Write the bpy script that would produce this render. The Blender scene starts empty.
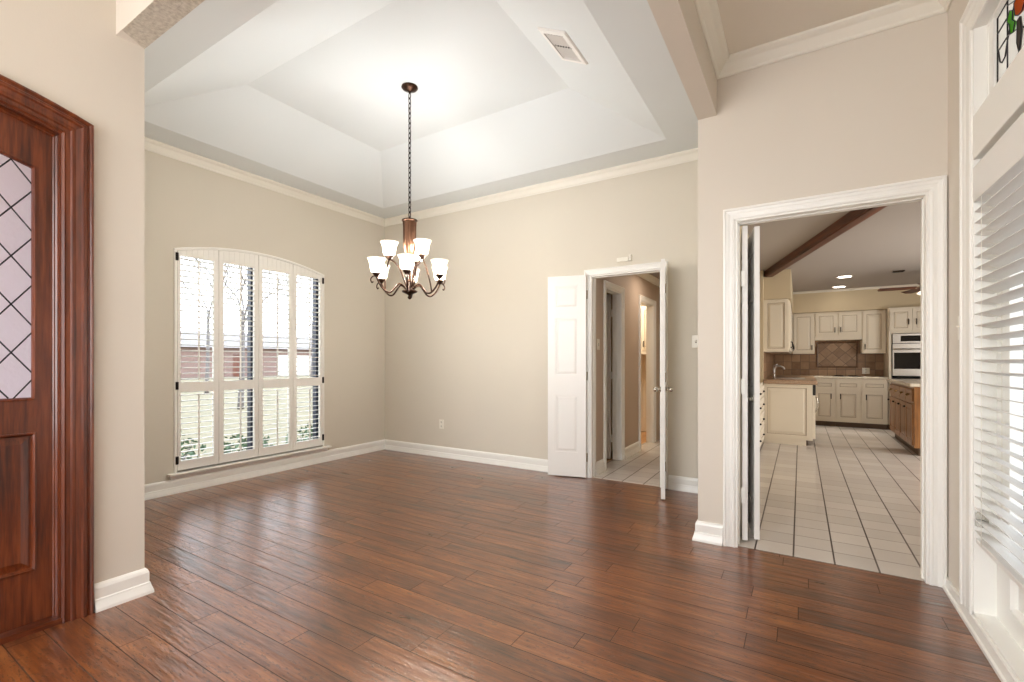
import bpy, bmesh, math, random
from mathutils import Vector, Matrix
random.seed(7)
D = bpy.data
COL = bpy.context.scene.collection
SC = bpy.context.scene
PI = math.pi
R = math.radians

# ------------------------------------------------------------------ camera, view, world, large lights
cam_d = D.cameras.new('camera'); cam = D.objects.new('camera', cam_d); COL.objects.link(cam)
cam.location = (0, 0, 1.22)
cam.rotation_euler = (R(90), 0, R(31.75))
cam_d.sensor_width = 36.0
cam_d.lens = 466.05 / 1024 * 36
cam_d.shift_y = 19.9 / 1024
cam_d.clip_start = 0.02
SC.camera = cam
vs = SC.view_settings
vs.view_transform = 'Standard'; vs.look = 'None'; vs.gamma = 1.0
vs.use_curve_mapping = False
vs.exposure = 0.50
SC.cycles.max_bounces = 10
SC.cycles.diffuse_bounces = 6
SC.cycles.caustics_reflective = False
SC.cycles.caustics_refractive = False
SC.cycles.sample_clamp_indirect = 6.0

W = D.worlds.new('sky'); SC.world = W; W.use_nodes = True
wn = W.node_tree.nodes; wl = W.node_tree.links
bg = wn['Background']
tc = wn.new('ShaderNodeTexCoord'); sep = wn.new('ShaderNodeSeparateXYZ'); rmp = wn.new('ShaderNodeValToRGB')
wl.new(tc.outputs['Generated'], sep.inputs[0]); wl.new(sep.outputs['Z'], rmp.inputs[0])
rmp.color_ramp.elements[0].position = 0.0; rmp.color_ramp.elements[0].color = (1.0, 0.98, 0.95, 1)
rmp.color_ramp.elements[1].position = 0.6; rmp.color_ramp.elements[1].color = (0.80, 0.90, 1.0, 1)
wl.new(rmp.outputs[0], bg.inputs[0])
bg.inputs[1].default_value = 3.8


def lamp(name, kind, loc, energy, color=(1, 1, 1), rot=(0, 0, 0), size=1.0, size_y=None, radius=None, spread=None, parent=None):
    l = D.lights.new(name, kind); l.energy = energy; l.color = color
    if kind == 'AREA':
        l.size = size
        if size_y: l.shape = 'RECTANGLE'; l.size_y = size_y
        if spread: l.spread = R(spread)
    elif radius is not None:
        l.shadow_soft_size = radius
    o = D.objects.new(name, l); COL.objects.link(o)
    o.location = loc; o.rotation_euler = rot
    if parent: o.parent = parent
    return o

# fill lights added out of view in the foyer and kitchen,
# then the lamps of the hall and the lit room
lamp('rear_fill', 'AREA', (-1.7, -2.6, 1.75), 82, (1.0, 0.99, 0.97), (R(90), 0, R(-30)), 2.4, 2.4)  # added fill from behind the camera, set at the added window
lamp('foyer_overhead_fill', 'AREA', (-1.0, -0.9, 3.05), 8, (1.0, 0.97, 0.93), (0, 0, 0), 0.9, 0.9)  # added overhead fill behind the camera, no fixture modelled
lamp('kitchen_side_fill', 'AREA', (3.3, 6.6, 1.5), 90, (1.0, 0.97, 0.92), (0, R(90), 0), 1.8, 2.6)  # added fill from the right side, that wall has no window
lamp('hall_lamp', 'AREA', (-1.45, 6.2, 2.38), 4, (1.0, 0.86, 0.72), (0, 0, 0), 0.25, 0.25)
lamp('pantry_lamp', 'AREA', (-2.6, 7.2, 2.38), 22, (1.0, 0.86, 0.66), (0, 0, 0), 0.5, 0.5)


# ------------------------------------------------------------------ materials
def lin(c):
    return tuple(((x / 255) / 12.92 if x / 255 <= 0.04045 else ((x / 255 + 0.055) / 1.055) ** 2.4) for x in c) + (1.0,)


class NT:
    def __init__(s, name):
        s.m = D.materials.new(name); s.m.use_nodes = True
        s.n = s.m.node_tree.nodes; s.l = s.m.node_tree.links
        s.p = s.n['Principled BSDF']

    def node(s, t, **kw):
        n = s.n.new(t)
        for k, v in kw.items(): setattr(n, k, v)
        return n

    def put(s, sock, v):
        if hasattr(v, 'is_output'): s.l.new(v, sock)
        else: sock.default_value = v

    def math(s, op, a, b=None, c=None):
        n = s.node('ShaderNodeMath', operation=op)
        s.put(n.inputs[0], a)
        if b is not None: s.put(n.inputs[1], b)
        if c is not None: s.put(n.inputs[2], c)
        return n.outputs[0]

    def mix(s, f, a, b, blend='MIX'):
        n = s.node('ShaderNodeMix', data_type='RGBA', blend_type=blend)
        s.put(n.inputs[0], f); s.put(n.inputs[6], a); s.put(n.inputs[7], b)
        return n.outputs[2]

    def pos(s):
        g = s.node('ShaderNodeNewGeometry'); return g.outputs['Position']

    def obj(s):
        g = s.node('ShaderNodeTexCoord'); return g.outputs['Object']

    def xyz(s, v):
        n = s.node('ShaderNodeSeparateXYZ'); s.put(n.inputs[0], v); return n.outputs

    def vec(s, x, y, z):
        n = s.node('ShaderNodeCombineXYZ')
        for i, v in enumerate((x, y, z)): s.put(n.inputs[i], v)
        return n.outputs[0]

    def scale(s, v, sc):
        n = s.node('ShaderNodeMapping'); s.put(n.inputs['Vector'], v); n.inputs['Scale'].default_value = sc
        return n.outputs[0]

    def noise(s, v, scale, detail=3, rough=0.5):
        n = s.node('ShaderNodeTexNoise'); s.put(n.inputs['Vector'], v)
        n.inputs['Scale'].default_value = scale; n.inputs['Detail'].default_value = detail
        n.inputs['Roughness'].default_value = rough
        return n.outputs[0]

    def ramp(s, f, *stops):
        n = s.node('ShaderNodeValToRGB'); s.put(n.inputs[0], f)
        e = n.color_ramp.elements
        while len(e) < len(stops): e.new(0.5)
        for i, (p, c) in enumerate(stops): e[i].position = p; e[i].color = c if len(c) == 4 else tuple(c) + (1,)
        return n.outputs[0]

    def bump(s, h, strength, dist=0.01, coat=False):
        n = s.node('ShaderNodeBump'); s.put(n.inputs['Height'], h)
        n.inputs['Strength'].default_value = strength; n.inputs['Distance'].default_value = dist
        s.l.new(n.outputs[0], s.p.inputs['Normal'])
        if coat: s.l.new(n.outputs[0], s.p.inputs['Coat Normal'])

    def set(s, **kw):
        for k, v in kw.items(): s.put(s.p.inputs[k.replace('_', ' ')], v)
        return s


def paint(name, rgb, rough=0.5, bump=0.0, bscale=120, var=0.03, spec=0.5, coords='pos'):
    t = NT(name); c = lin(rgb); P = t.pos() if coords == 'pos' else t.obj()
    nz = t.noise(P, 2.2, 2)
    dark = tuple(x * (1 - var * 2) for x in c[:3]) + (1,)
    t.set(Base_Color=t.mix(nz, dark, tuple(min(1, x * (1 + var)) for x in c[:3]) + (1,)), Roughness=rough)
    t.p.inputs['Specular IOR Level'].default_value = spec
    if bump: t.bump(t.noise(P, bscale, 2), bump, 0.003)
    return t.m


def metal(name, rgb, rough=0.35, metallic=1.0, var=0.25):
    t = NT(name); c = lin(rgb)
    nz = t.noise(t.obj(), 30, 3)
    t.set(Base_Color=t.mix(nz, tuple(x * (1 - var) for x in c[:3]) + (1,), tuple(min(1, x * (1 + var)) for x in c[:3]) + (1,)),
          Roughness=rough, Metallic=metallic)
    return t.m


def wood(name, dark, mid, light, axis='z', rough=0.35, gscale=1.0, coat=0.3):
    t = NT(name); P = t.obj()
    sc = {'z': (26, 26, 1.6), 'x': (1.6, 26, 26), 'y': (26, 1.6, 26)}[axis]
    n1 = t.noise(t.scale(P, tuple(k * gscale for k in sc)), 1.0, 5, 0.6)
    n2 = t.noise(t.scale(P, tuple(k * gscale * 4 for k in sc)), 1.0, 3, 0.6)
    f = t.math('ADD', t.math('MULTIPLY', n1, 0.75), t.math('MULTIPLY', n2, 0.25))
    t.set(Base_Color=t.ramp(f, (0.32, lin(dark)), (0.5, lin(mid)), (0.68, lin(light))), Roughness=rough)
    t.p.inputs['Coat Weight'].default_value = coat; t.p.inputs['Coat Roughness'].default_value = 0.15
    t.bump(n2, 0.08, 0.002)
    return t.m


def glass(name, rgb=(255, 255, 255), rough=0.0, bump=0.0, bscale=40, thin=True):
    t = NT(name)
    out = t.n['Material Output']
    if thin:
        tr = t.node('ShaderNodeBsdfTransparent'); tr.inputs[0].default_value = lin(rgb)
        gl = t.node('ShaderNodeBsdfGlossy'); gl.inputs['Roughness'].default_value = 0.02
        fr = t.node('ShaderNodeFresnel'); fr.inputs[0].default_value = 1.35
        mx = t.node('ShaderNodeMixShader')
        bk = t.node('ShaderNodeNewGeometry'); t.l.new(t.math('MULTIPLY', fr.outputs[0], t.math('SUBTRACT', 1.0, bk.outputs['Backfacing'])), mx.inputs[0]); t.l.new(tr.outputs[0], mx.inputs[1]); t.l.new(gl.outputs[0], mx.inputs[2])
        t.l.new(mx.outputs[0], out.inputs[0])
    else:
        tl = t.node('ShaderNodeBsdfTranslucent'); tl.inputs[0].default_value = lin(rgb)
        gl = t.node('ShaderNodeBsdfGlossy'); gl.inputs['Roughness'].default_value = 0.18
        tr = t.node('ShaderNodeBsdfRefraction'); tr.inputs['IOR'].default_value = 1.02; tr.inputs['Roughness'].default_value = max(rough, 0.02)
        tr.inputs[0].default_value = lin(rgb)
        m1 = t.node('ShaderNodeMixShader'); m1.inputs[0].default_value = 0.55
        t.l.new(tr.outputs[0], m1.inputs[1]); t.l.new(tl.outputs[0], m1.inputs[2])
        m2 = t.node('ShaderNodeMixShader'); m2.inputs[0].default_value = 0.07
        t.l.new(m1.outputs[0], m2.inputs[1]); t.l.new(gl.outputs[0], m2.inputs[2])
        if bump:
            b = t.node('ShaderNodeBump'); b.inputs['Strength'].default_value = bump; b.inputs['Distance'].default_value = 0.004
            t.l.new(t.noise(t.obj(), bscale, 3), b.inputs['Height'])
            for q in (tl, gl, tr): t.l.new(b.outputs[0], q.inputs['Normal'])
        t.l.new(m2.outputs[0], out.inputs[0])
    return t.m


def floor_wood():
    t = NT('hand_scraped_hardwood'); P = t.pos(); x, y, z = t.xyz(P)
    v = t.math('DIVIDE', t.math('SUBTRACT', y, 0.042), 0.127)
    row = t.math('FLOOR', v); fv = t.math('FRACT', v)
    wn1 = t.node('ShaderNodeTexWhiteNoise', noise_dimensions='1D'); t.put(wn1.inputs['W'], row)
    off = t.math('MULTIPLY', wn1.outputs[0], 3.7)
    u = t.math('DIVIDE', t.math('ADD', x, off), 0.95)
    # boards of two lengths in a row
    idx = t.math('FLOOR', u); fu = t.math('FRACT', u)
    wn2 = t.node('ShaderNodeTexWhiteNoise', noise_dimensions='3D'); t.put(wn2.inputs['Vector'], t.vec(idx, row, 0.5))
    r = wn2.outputs[0]
    sv = t.vec(t.math('MULTIPLY', x, 2.0), t.math('MULTIPLY', y, 26.0), t.math('MULTIPLY', r, 40))
    g1 = t.noise(sv, 1.0, 5, 0.62)
    g2 = t.noise(t.vec(t.math('MULTIPLY', x, 8.0), t.math('MULTIPLY', y, 90.0), t.math('MULTIPLY', r, 17)), 1.0, 3, 0.6)
    blot = t.noise(t.vec(t.math('MULTIPLY', x, 2.6), t.math('MULTIPLY', y, 7.0), t.math('MULTIPLY', r, 23)), 1.0, 3, 0.6)
    f = t.math('ADD', t.math('MULTIPLY', g1, 0.42), t.math('ADD', t.math('MULTIPLY', g2, 0.28), t.math('MULTIPLY', blot, 0.30)))
    f = t.math('ADD', f, t.math('MULTIPLY', t.math('SUBTRACT', r, 0.5), 0.08))
    base = t.ramp(f, (0.34, lin((42, 19, 8))), (0.45, lin((94, 48, 21))), (0.54, lin((122, 67, 31))), (0.68, lin((158, 98, 52))))
    fl = t.noise(t.vec(t.math('MULTIPLY', x, 34.0), t.math('MULTIPLY', y, 120.0), t.math('MULTIPLY', r, 9)), 1.0, 2, 0.5)
    fl = t.math('MULTIPLY', t.math('GREATER_THAN', fl, 0.61), t.math('GREATER_THAN', blot, 0.47))
    base = t.mix(t.math('MULTIPLY', fl, 0.55), base, lin((44, 22, 12)))
    # seams
    e1 = t.math('MINIMUM', fv, t.math('SUBTRACT', 1.0, fv)); s1 = t.math('LESS_THAN', e1, 0.016)
    e2 = t.math('MINIMUM', fu, t.math('SUBTRACT', 1.0, fu)); s2 = t.math('LESS_THAN', e2, 0.0018)
    s = t.math('MAXIMUM', s1, s2)
    t.set(Base_Color=t.mix(t.math('MULTIPLY', s, 0.9), base, lin((30, 15, 9))))
    wav = t.noise(t.vec(t.math('MULTIPLY', x, 5.0), t.math('MULTIPLY', y, 34.0), t.math('MULTIPLY', r, 31)), 1.0, 2, 0.45)
    pit = t.noise(P, 95, 2)
    h = t.math('ADD', t.math('MULTIPLY', wav, 0.8), t.math('ADD', t.math('MULTIPLY', g2, 0.16), t.math('MULTIPLY', pit, 0.12)))
    h = t.math('SUBTRACT', h, t.math('MULTIPLY', s, 0.35))
    t.bump(t.math('SUBTRACT', h, t.math('MULTIPLY', fl, 0.25)), 0.55, 0.006, True)
    rg = t.math('ADD', 0.24, t.math('MULTIPLY', blot, 0.12))
    t.set(Roughness=t.math('ADD', rg, t.math('MULTIPLY', s, 0.4)), Coat_Weight=t.math('MULTIPLY', t.math('SUBTRACT', 1.0, s), 0.7))
    t.p.inputs['Specular IOR Level'].default_value = 0.9; t.p.inputs['Specular Tint'].default_value = (1.0, .80, .64, 1)
    t.p.inputs['Coat Roughness'].default_value = 0.21
    return t.m


def tile_floor(name, x0, y0, size, tone):
    t = NT(name); P = t.pos(); x, y, z = t.xyz(P)
    u = t.math('DIVIDE', t.math('SUBTRACT', x, x0), size); v = t.math('DIVIDE', t.math('SUBTRACT', y, y0), size)
    fu, fv = t.math('FRACT', u), t.math('FRACT', v)
    eu = t.math('MINIMUM', fu, t.math('SUBTRACT', 1.0, fu)); ev = t.math('MINIMUM', fv, t.math('SUBTRACT', 1.0, fv))
    su = t.math('LESS_THAN', eu, 0.022); sv = t.math('LESS_THAN', ev, 0.020)
    wn = t.node('ShaderNodeTexWhiteNoise', noise_dimensions='2D'); t.put(wn.inputs['Vector'], t.vec(t.math('FLOOR', u), t.math('FLOOR', v), 0))
    c = lin(tone)
    base = t.mix(wn.outputs[0], tuple(k * 0.9 for k in c[:3]) + (1,), tuple(min(1, k * 1.05) for k in c[:3]) + (1,))
    base = t.mix(t.math('MULTIPLY', t.noise(P, 9, 4), 0.25), base, tuple(k * 0.8 for k in c[:3]) + (1,))
    s = t.math('MAXIMUM', t.math('MULTIPLY', su, 0.95), t.math('MULTIPLY', sv, 0.7))
    t.set(Base_Color=t.mix(s, base, lin((74, 60, 52))), Roughness=t.math('ADD', 0.22, t.math('MULTIPLY', s, 0.5)))
    t.bump(t.math('SUBTRACT', 1.0, t.math('MAXIMUM', su, sv)), 0.3, 0.003)
    return t.m


def splash_tile(name, size, diag, dark, light, ax='x'):
    t = NT(name); P = t.pos(); x, y, z = t.xyz(P)
    a = x if ax == 'x' else y
    if diag:
        u = t.math('DIVIDE', t.math('ADD', a, z), size * 1.414); v = t.math('DIVIDE', t.math('SUBTRACT', a, z), size * 1.414)
    else:
        u = t.math('DIVIDE', a, size); v = t.math('DIVIDE', z, size)
    fu, fv = t.math('FRACT', u), t.math('FRACT', v)
    e = t.math('MINIMUM', t.math('MINIMUM', fu, t.math('SUBTRACT', 1.0, fu)), t.math('MINIMUM', fv, t.math('SUBTRACT', 1.0, fv)))
    wn = t.node('ShaderNodeTexWhiteNoise', noise_dimensions='2D'); t.put(wn.inputs['Vector'], t.vec(t.math('FLOOR', u), t.math('FLOOR', v), 0))
    f = t.math('ADD', t.math('MULTIPLY', wn.outputs[0], 0.5), t.math('MULTIPLY', t.noise(P, 14, 4), 0.5))
    base = t.ramp(f, (0.2, lin(dark)), (0.8, lin(light)))
    t.set(Base_Color=t.mix(t.math('LESS_THAN', e, 0.03), base, lin((112, 92, 74))), Roughness=0.45)
    return t.m


def brick_mat():
    t = NT('red_brick'); P = t.pos(); x, y, z = t.xyz(P)
    b = t.node('ShaderNodeTexBrick'); t.put(b.inputs['Vector'], t.vec(t.math('ADD', x, y), z, 0))
    b.inputs['Scale'].default_value = 1.0; b.inputs['Brick Width'].default_value = 0.23; b.inputs['Row Height'].default_value = 0.08
    b.inputs['Mortar Size'].default_value = 0.006
    b.inputs['Color1'].default_value = lin((136, 108, 98)); b.inputs['Color2'].default_value = lin((120, 92, 84)); b.inputs['Mortar'].default_value = lin((150, 142, 134))
    t.set(Base_Color=b.outputs[0], Roughness=0.9)
    return t.m


def emit(name, rgb, strength):
    t = NT(name); t.set(Base_Color=lin(rgb), Emission_Color=lin(rgb), Roughness=0.4)
    t.p.inputs['Emission Strength'].default_value = strength
    return t.m


def two_tone(name, a, b, scale, rough=0.9, bump=0.0, detail=5):
    t = NT(name); P = t.pos()
    n = t.noise(P, scale, detail, 0.6)
    t.set(Base_Color=t.ramp(n, (0.35, lin(a)), (0.65, lin(b))), Roughness=rough)
    if bump: t.bump(n, bump, 0.02)
    return t.m


M = {}
M['wall'] = paint('warm_cream_wall_paint', (212, 205, 191), 0.75, 0.10, 160, 0.012)
M['wall_foyer'] = paint('foyer_cream_wall_paint', (215, 207, 195), 0.75, 0.10, 160, 0.012)
M['wall_kitchen'] = paint('tan_kitchen_wall_paint', (206, 190, 160), 0.75, 0.08, 160, 0.015)
M['wall_hall'] = paint('hall_wall_paint', (196, 176, 158), 0.6, 0.08, 160, 0.015)
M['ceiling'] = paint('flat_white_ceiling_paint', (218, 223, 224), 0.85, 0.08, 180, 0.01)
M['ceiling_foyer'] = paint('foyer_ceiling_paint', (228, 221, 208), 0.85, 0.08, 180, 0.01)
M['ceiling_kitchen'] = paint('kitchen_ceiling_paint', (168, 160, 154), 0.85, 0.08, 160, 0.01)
M['soffit_texture'] = two_tone('knockdown_texture_paint', (182, 172, 156), (212, 203, 188), 55, 0.85, 0.9)
M['trim'] = paint('semi_gloss_white_trim_paint', (238, 237, 232), 0.32, 0.0, 100, 0.006)
M['crown'] = paint('cream_crown_paint', (230, 226, 215), 0.4, 0.0, 100, 0.006)
M['shutter'] = paint('shutter_white_paint', (238, 236, 230), 0.4, 0.0, 100, 0.006)
M['blind'] = paint('faux_wood_blind_white', (232, 230, 226), 0.38, 0.0, 100, 0.006)
M['door_white'] = paint('white_door_paint', (232, 230, 226), 0.35, 0.0, 100, 0.006)
M['cab_white'] = paint('antique_white_cabinet_paint', (226, 216, 198), 0.45, 0.0, 100, 0.02)
M['glaze'] = paint('brown_glaze_line', (150, 126, 100), 0.6, 0.0, 100, 0.05)
M['toe'] = paint('toe_kick_brown', (96, 76, 60), 0.7, 0, 100, 0.05)
M['floor'] = floor_wood()
M['tile'] = tile_floor('cream_ceramic_tile', -0.251, 3.386, 0.2135, (206, 198, 190))
M['mahogany'] = wood('mahogany_stain', (56, 21, 8), (94, 41, 16), (124, 61, 28), 'z', 0.34, 1.0, 0.2)
M['mahogany_h'] = wood('mahogany_stain_horizontal', (56, 21, 8), (94, 41, 16), (124, 61, 28), 'y', 0.34, 1.0, 0.2)
M['beam'] = wood('dark_stained_beam', (52, 26, 15), (88, 46, 27), (120, 66, 38), 'x', 0.5, 0.6, 0.1)
M['oak'] = wood('golden_oak', (96, 58, 24), (132, 86, 42), (160, 112, 62), 'z', 0.4, 1.0, 0.3)
M['bronze'] = metal('oil_rubbed_bronze', (66, 48, 38), 0.38)
M['copper'] = metal('brushed_copper_bronze', (112, 82, 64), 0.35)
M['iron'] = metal('black_iron', (34, 30, 28), 0.45, 0.8)
M['brass'] = metal('antique_brass', (150, 122, 84), 0.3)
M['nickel'] = metal('satin_nickel', (190, 184, 172), 0.25)
M['steel'] = metal('stainless_steel', (196, 192, 188), 0.28, 1.0, 0.08)
M['dark_frame'] = paint('navy_bronze_window_frame', (28, 34, 52), 0.4, 0, 100, 0.05)
M['oven_glass'] = NT('black_oven_glass').set(Base_Color=lin((14, 16, 24)), Roughness=0.06).m
M['black'] = paint('black_plastic', (24, 22, 22), 0.5, 0, 100, 0.03)
M['slot'] = paint('dark_slot', (48, 44, 40), 0.6, 0, 100, 0.03)
M['plate'] = paint('white_plastic_plate', (232, 228, 216), 0.35, 0, 100, 0.005)
M['granite'] = two_tone('tan_laminate_counter', (150, 120, 94), (186, 158, 130), 60, 0.3)
M['counter_light'] = two_tone('pale_laminate_counter', (196, 184, 166), (214, 204, 188), 40, 0.25)
M['splash'] = splash_tile('brown_stone_tile', 0.15, False, (128, 96, 68), (172, 138, 104))
M['splash_y'] = splash_tile('brown_stone_tile_side', 0.15, False, (118, 88, 62), (160, 126, 94), 'y')
M['splash_d'] = splash_tile('brown_diamond_tile', 0.15, True, (128, 100, 76), (168, 138, 108))
M['splash_f'] = two_tone('brown_pencil_tile', (92, 66, 46), (118, 86, 60), 20, 0.4)
M['pane'] = glass('clear_window_glass', (250, 252, 255))
M['front_glass'] = glass('rippled_leaded_glass', (255, 246, 250), 0.3, 0.6, 60, thin=False)
M['art_glass'] = glass('seedy_clear_art_glass', (250, 247, 242), 0.25, 0.5, 70, thin=False)
M['green_glass'] = glass('green_art_glass', (150, 240, 70), 0.2, 0.3, 60, thin=False)
M['orange_glass'] = glass('orange_art_glass', (255, 160, 50), 0.2, 0.3, 60, thin=False)
M['grey_glass'] = glass('smoke_grey_art_glass', (150, 140, 132), 0.2, 0.3, 60, thin=False)
M['lead'] = metal('lead_came', (52, 50, 52), 0.5, 0.7)
def shade_mat():
    t = NT('lit_frosted_glass_shade'); out = t.n['Material Output']
    tr = t.node('ShaderNodeBsdfTransparent'); tr.inputs[0].default_value = (1, .98, .95, 1)
    t.set(Base_Color=lin((250, 244, 232)), Roughness=.3, Emission_Color=lin((255, 240, 216)))
    t.p.inputs['Emission Strength'].default_value = 3.0
    mx = t.node('ShaderNodeMixShader'); mx.inputs[0].default_value = .86
    t.l.new(t.p.outputs[0], mx.inputs[1]); t.l.new(tr.outputs[0], mx.inputs[2]); t.l.new(mx.outputs[0], out.inputs[0])
    return t.m


M['shade'] = shade_mat()
M['bulb'] = emit('lit_recessed_lens', (255, 246, 230), 9.0)
M['brick'] = brick_mat()
M['roof'] = two_tone('asphalt_shingle', (120, 112, 110), (136, 128, 124), 12, 0.9)
M['lawn'] = two_tone('winter_lawn', (104, 96, 72), (128, 116, 90), 3, 1.0, 0.3)
M['walk'] = two_tone('pale_concrete', (120, 117, 112), (140, 136, 130), 3, 0.9)
M['stucco'] = two_tone('grey_stucco', (120, 116, 110), (132, 128, 120), 30, 0.9)
M['bark'] = two_tone('grey_bark', (96, 90, 88), (120, 114, 110), 14, 0.9, 0.4)
M['leaf'] = two_tone('shrub_leaf', (56, 82, 52), (94, 116, 82), 20, 0.7)
M['room_floor'] = wood('light_wood_floor', (150, 104, 62), (184, 136, 88), (206, 160, 112), 'y', 0.35)


# ------------------------------------------------------------------ mesh helpers
class MB:
    """collects shapes into one mesh"""

    def __init__(s): s.v = []; s.f = []; s.sm = []

    def add(s, vs_, fs_, smooth=False):
        b = len(s.v); s.v += [tuple(p) for p in vs_]
        for f in fs_: s.f.append([b + i for i in f]); s.sm.append(smooth)
        return s

    def box(s, x0, x1, y0, y1, z0, z1):
        if x0 > x1: x0, x1 = x1, x0
        if y0 > y1: y0, y1 = y1, y0
        if z0 > z1: z0, z1 = z1, z0
        v = [(x, y, z) for z in (z0, z1) for y in (y0, y1) for x in (x0, x1)]
        return s.add(v, [(0, 2, 3, 1), (4, 5, 7, 6), (0, 1, 5, 4), (2, 6, 7, 3), (0, 4, 6, 2), (1, 3, 7, 5)])

    def hexa(s, bot, top):
        n = len(bot)
        v = list(bot) + list(top)
        f = [tuple(range(n))[::-1], tuple(range(n, 2 * n))] + [(i, (i + 1) % n, n + (i + 1) % n, n + i) for i in range(n)]
        return s.add(v, f)

    def cyl(s, p0, p1, r0, r1=None, n=16, cap=True, smooth=True):
        return s.tube([p0, p1], [r0, r0 if r1 is None else r1], n, cap, smooth)

    def tube(s, pts, rad, n=8, cap=True, smooth=True, flat=1.0):
        pts = [Vector(p) for p in pts]
        if not isinstance(rad, (list, tuple)): rad = [rad] * len(pts)
        ref = None; rings = []
        for i, p in enumerate(pts):
            if i == 0: d = pts[1] - p
            elif i == len(pts) - 1: d = p - pts[i - 1]
            else: d = (pts[i + 1] - p).normalized() + (p - pts[i - 1]).normalized()
            d = d.normalized() if d.length > 1e-9 else Vector((0, 0, 1))
            if ref is None:
                ref = Vector((0, 0, 1)) if abs(d.z) < 0.9 else Vector((1, 0, 0))
            a = (ref - d * ref.dot(d))
            a = a.normalized() if a.length > 1e-6 else d.orthogonal().normalized()
            b = d.cross(a); ref = a
            rings.append([p + (a * math.cos(2 * PI * k / n) + b * math.sin(2 * PI * k / n) * flat) * rad[i] for k in range(n)])
        v = [q for r in rings for q in r]
        f = []
        for i in range(len(rings) - 1):
            for k in range(n):
                f.append((i * n + k, i * n + (k + 1) % n, (i + 1) * n + (k + 1) % n, (i + 1) * n + k))
        s.add(v, f, smooth)
        if cap:
            b = len(s.v) - len(v)
            s.f.append([b + k for k in range(n)][::-1]); s.sm.append(False)
            s.f.append([b + (len(rings) - 1) * n + k for k in range(n)]); s.sm.append(False)
        return s

    def lathe(s, prof, c=(0, 0, 0), n=24, smooth=True, flute=0, depth=0.0):
        v = []; f = []
        for (r, z) in prof:
            for k in range(n):
                a = 2 * PI * k / n
                q = r * (1 + (depth * math.cos(flute * a) if flute else 0))
                v.append((c[0] + q * math.cos(a), c[1] + q * math.sin(a), c[2] + z))
        m = len(prof)
        for i in range(m - 1):
            for k in range(n):
                f.append((i * n + k, i * n + (k + 1) % n, (i + 1) * n + (k + 1) % n, (i + 1) * n + k))
        return s.add(v, f, smooth)

    def torus(s, c, R0, r, axis='z', n=12, m=6, sx=1.0, mat=None):
        v = []; f = []
        for i in range(n):
            a = 2 * PI * i / n
            for j in range(m):
                b = 2 * PI * j / m
                p = Vector(((R0 + r * math.cos(b)) * math.cos(a), (R0 + r * math.cos(b)) * math.sin(a) * sx, r * math.sin(b)))
                if mat is not None: p = mat @ p
                v.append(tuple(p + Vector(c)))
        for i in range(n):
            for j in range(m):
                f.append((i * m + j, ((i + 1) % n) * m + j, ((i + 1) % n) * m + (j + 1) % m, i * m + (j + 1) % m))
        return s.add(v, f, True)

    def sphere(s, c, r, n=12, m=8, sz=1.0):
        return s.lathe([(max(1e-5, r * math.sin(PI * i / m)), -r * sz * math.cos(PI * i / m)) for i in range(m + 1)], c, n)

    def sweep(s, path, prof, conv, closed=False, side=1):
        """mitred sweep: path points in a plane, profile (offset sideways, out-of-plane), conv(a,b,d)->xyz"""
        n = len(path); P = [Vector(p) for p in path]; m = len(prof)
        offs = []
        for i in range(n):
            def nrm(a, b):
                d = (b - a).normalized(); return Vector((-d.y, d.x)) * side
            if closed or 0 < i < n - 1:
                n0 = nrm(P[i - 1], P[i]); n1 = nrm(P[i], P[(i + 1) % n])
                k = n0 + n1; k = k / max(1e-6, k.dot(n0))
            elif i == 0: k = nrm(P[0], P[1])
            else: k = nrm(P[-2], P[-1])
            offs.append(k)
        v = []
        for i in range(n):
            for (o, d) in prof:
                q = P[i] + offs[i] * o; v.append(conv(q.x, q.y, d))
        f = []
        for i in range(n if closed else n - 1):
            j = (i + 1) % n
            for k in range(m):
                f.append((i * m + k, i * m + (k + 1) % m, j * m + (k + 1) % m, j * m + k))
        if not closed:
            f.append(tuple(range(m))[::-1]); f.append(tuple((n - 1) * m + k for k in range(m)))
        return s.add(v, f)

    def xform(s, mat):
        s.v = [tuple(mat @ Vector(p)) for p in s.v]; return s


def mesh_of(name, mb, mat, bevel=0.0):
    me = D.meshes.new(name)
    me.from_pydata(mb.v, [], mb.f); me.update()
    bm = bmesh.new(); bm.from_mesh(me)
    bmesh.ops.recalc_face_normals(bm, faces=bm.faces)
    bm.to_mesh(me); bm.free()
    me.polygons.foreach_set('use_smooth', mb.sm)
    me.materials.append(mat)
    return me


def obj(name, mb, mat, parent=None, loc=(0, 0, 0), rotz=0.0, bevel=0.0):
    o = D.objects.new(name, mesh_of(name, mb, mat)); COL.objects.link(o)
    o.location = loc; o.rotation_euler = (0, 0, rotz)
    if parent: o.parent = parent
    if bevel:
        b = o.modifiers.new('bevel', 'BEVEL'); b.width = bevel; b.segments = 2; b.limit_method = 'ANGLE'; b.angle_limit = R(40)
    return o


def tag(o, label=None, cat=None, group=None, kind=None):
    if label: o['label'] = label
    if cat: o['category'] = cat
    if group: o['group'] = group
    if kind: o['kind'] = kind
    return o


def empty(name, loc, rotz=0.0):
    o = D.objects.new(name, None); COL.objects.link(o); o.location = loc; o.rotation_euler = (0, 0, rotz); o.empty_display_size = 0.1
    return o


def thing(name, label, cat, loc=(0, 0, 0), rotz=0.0, group=None):
    return tag(empty(name, loc, rotz), label, cat, group)


def struct(name, mb, mat, label, cat, bevel=0.0, **kw):
    return tag(obj(name, mb, mat, bevel=bevel, **kw), label, cat, None, 'structure')


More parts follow.
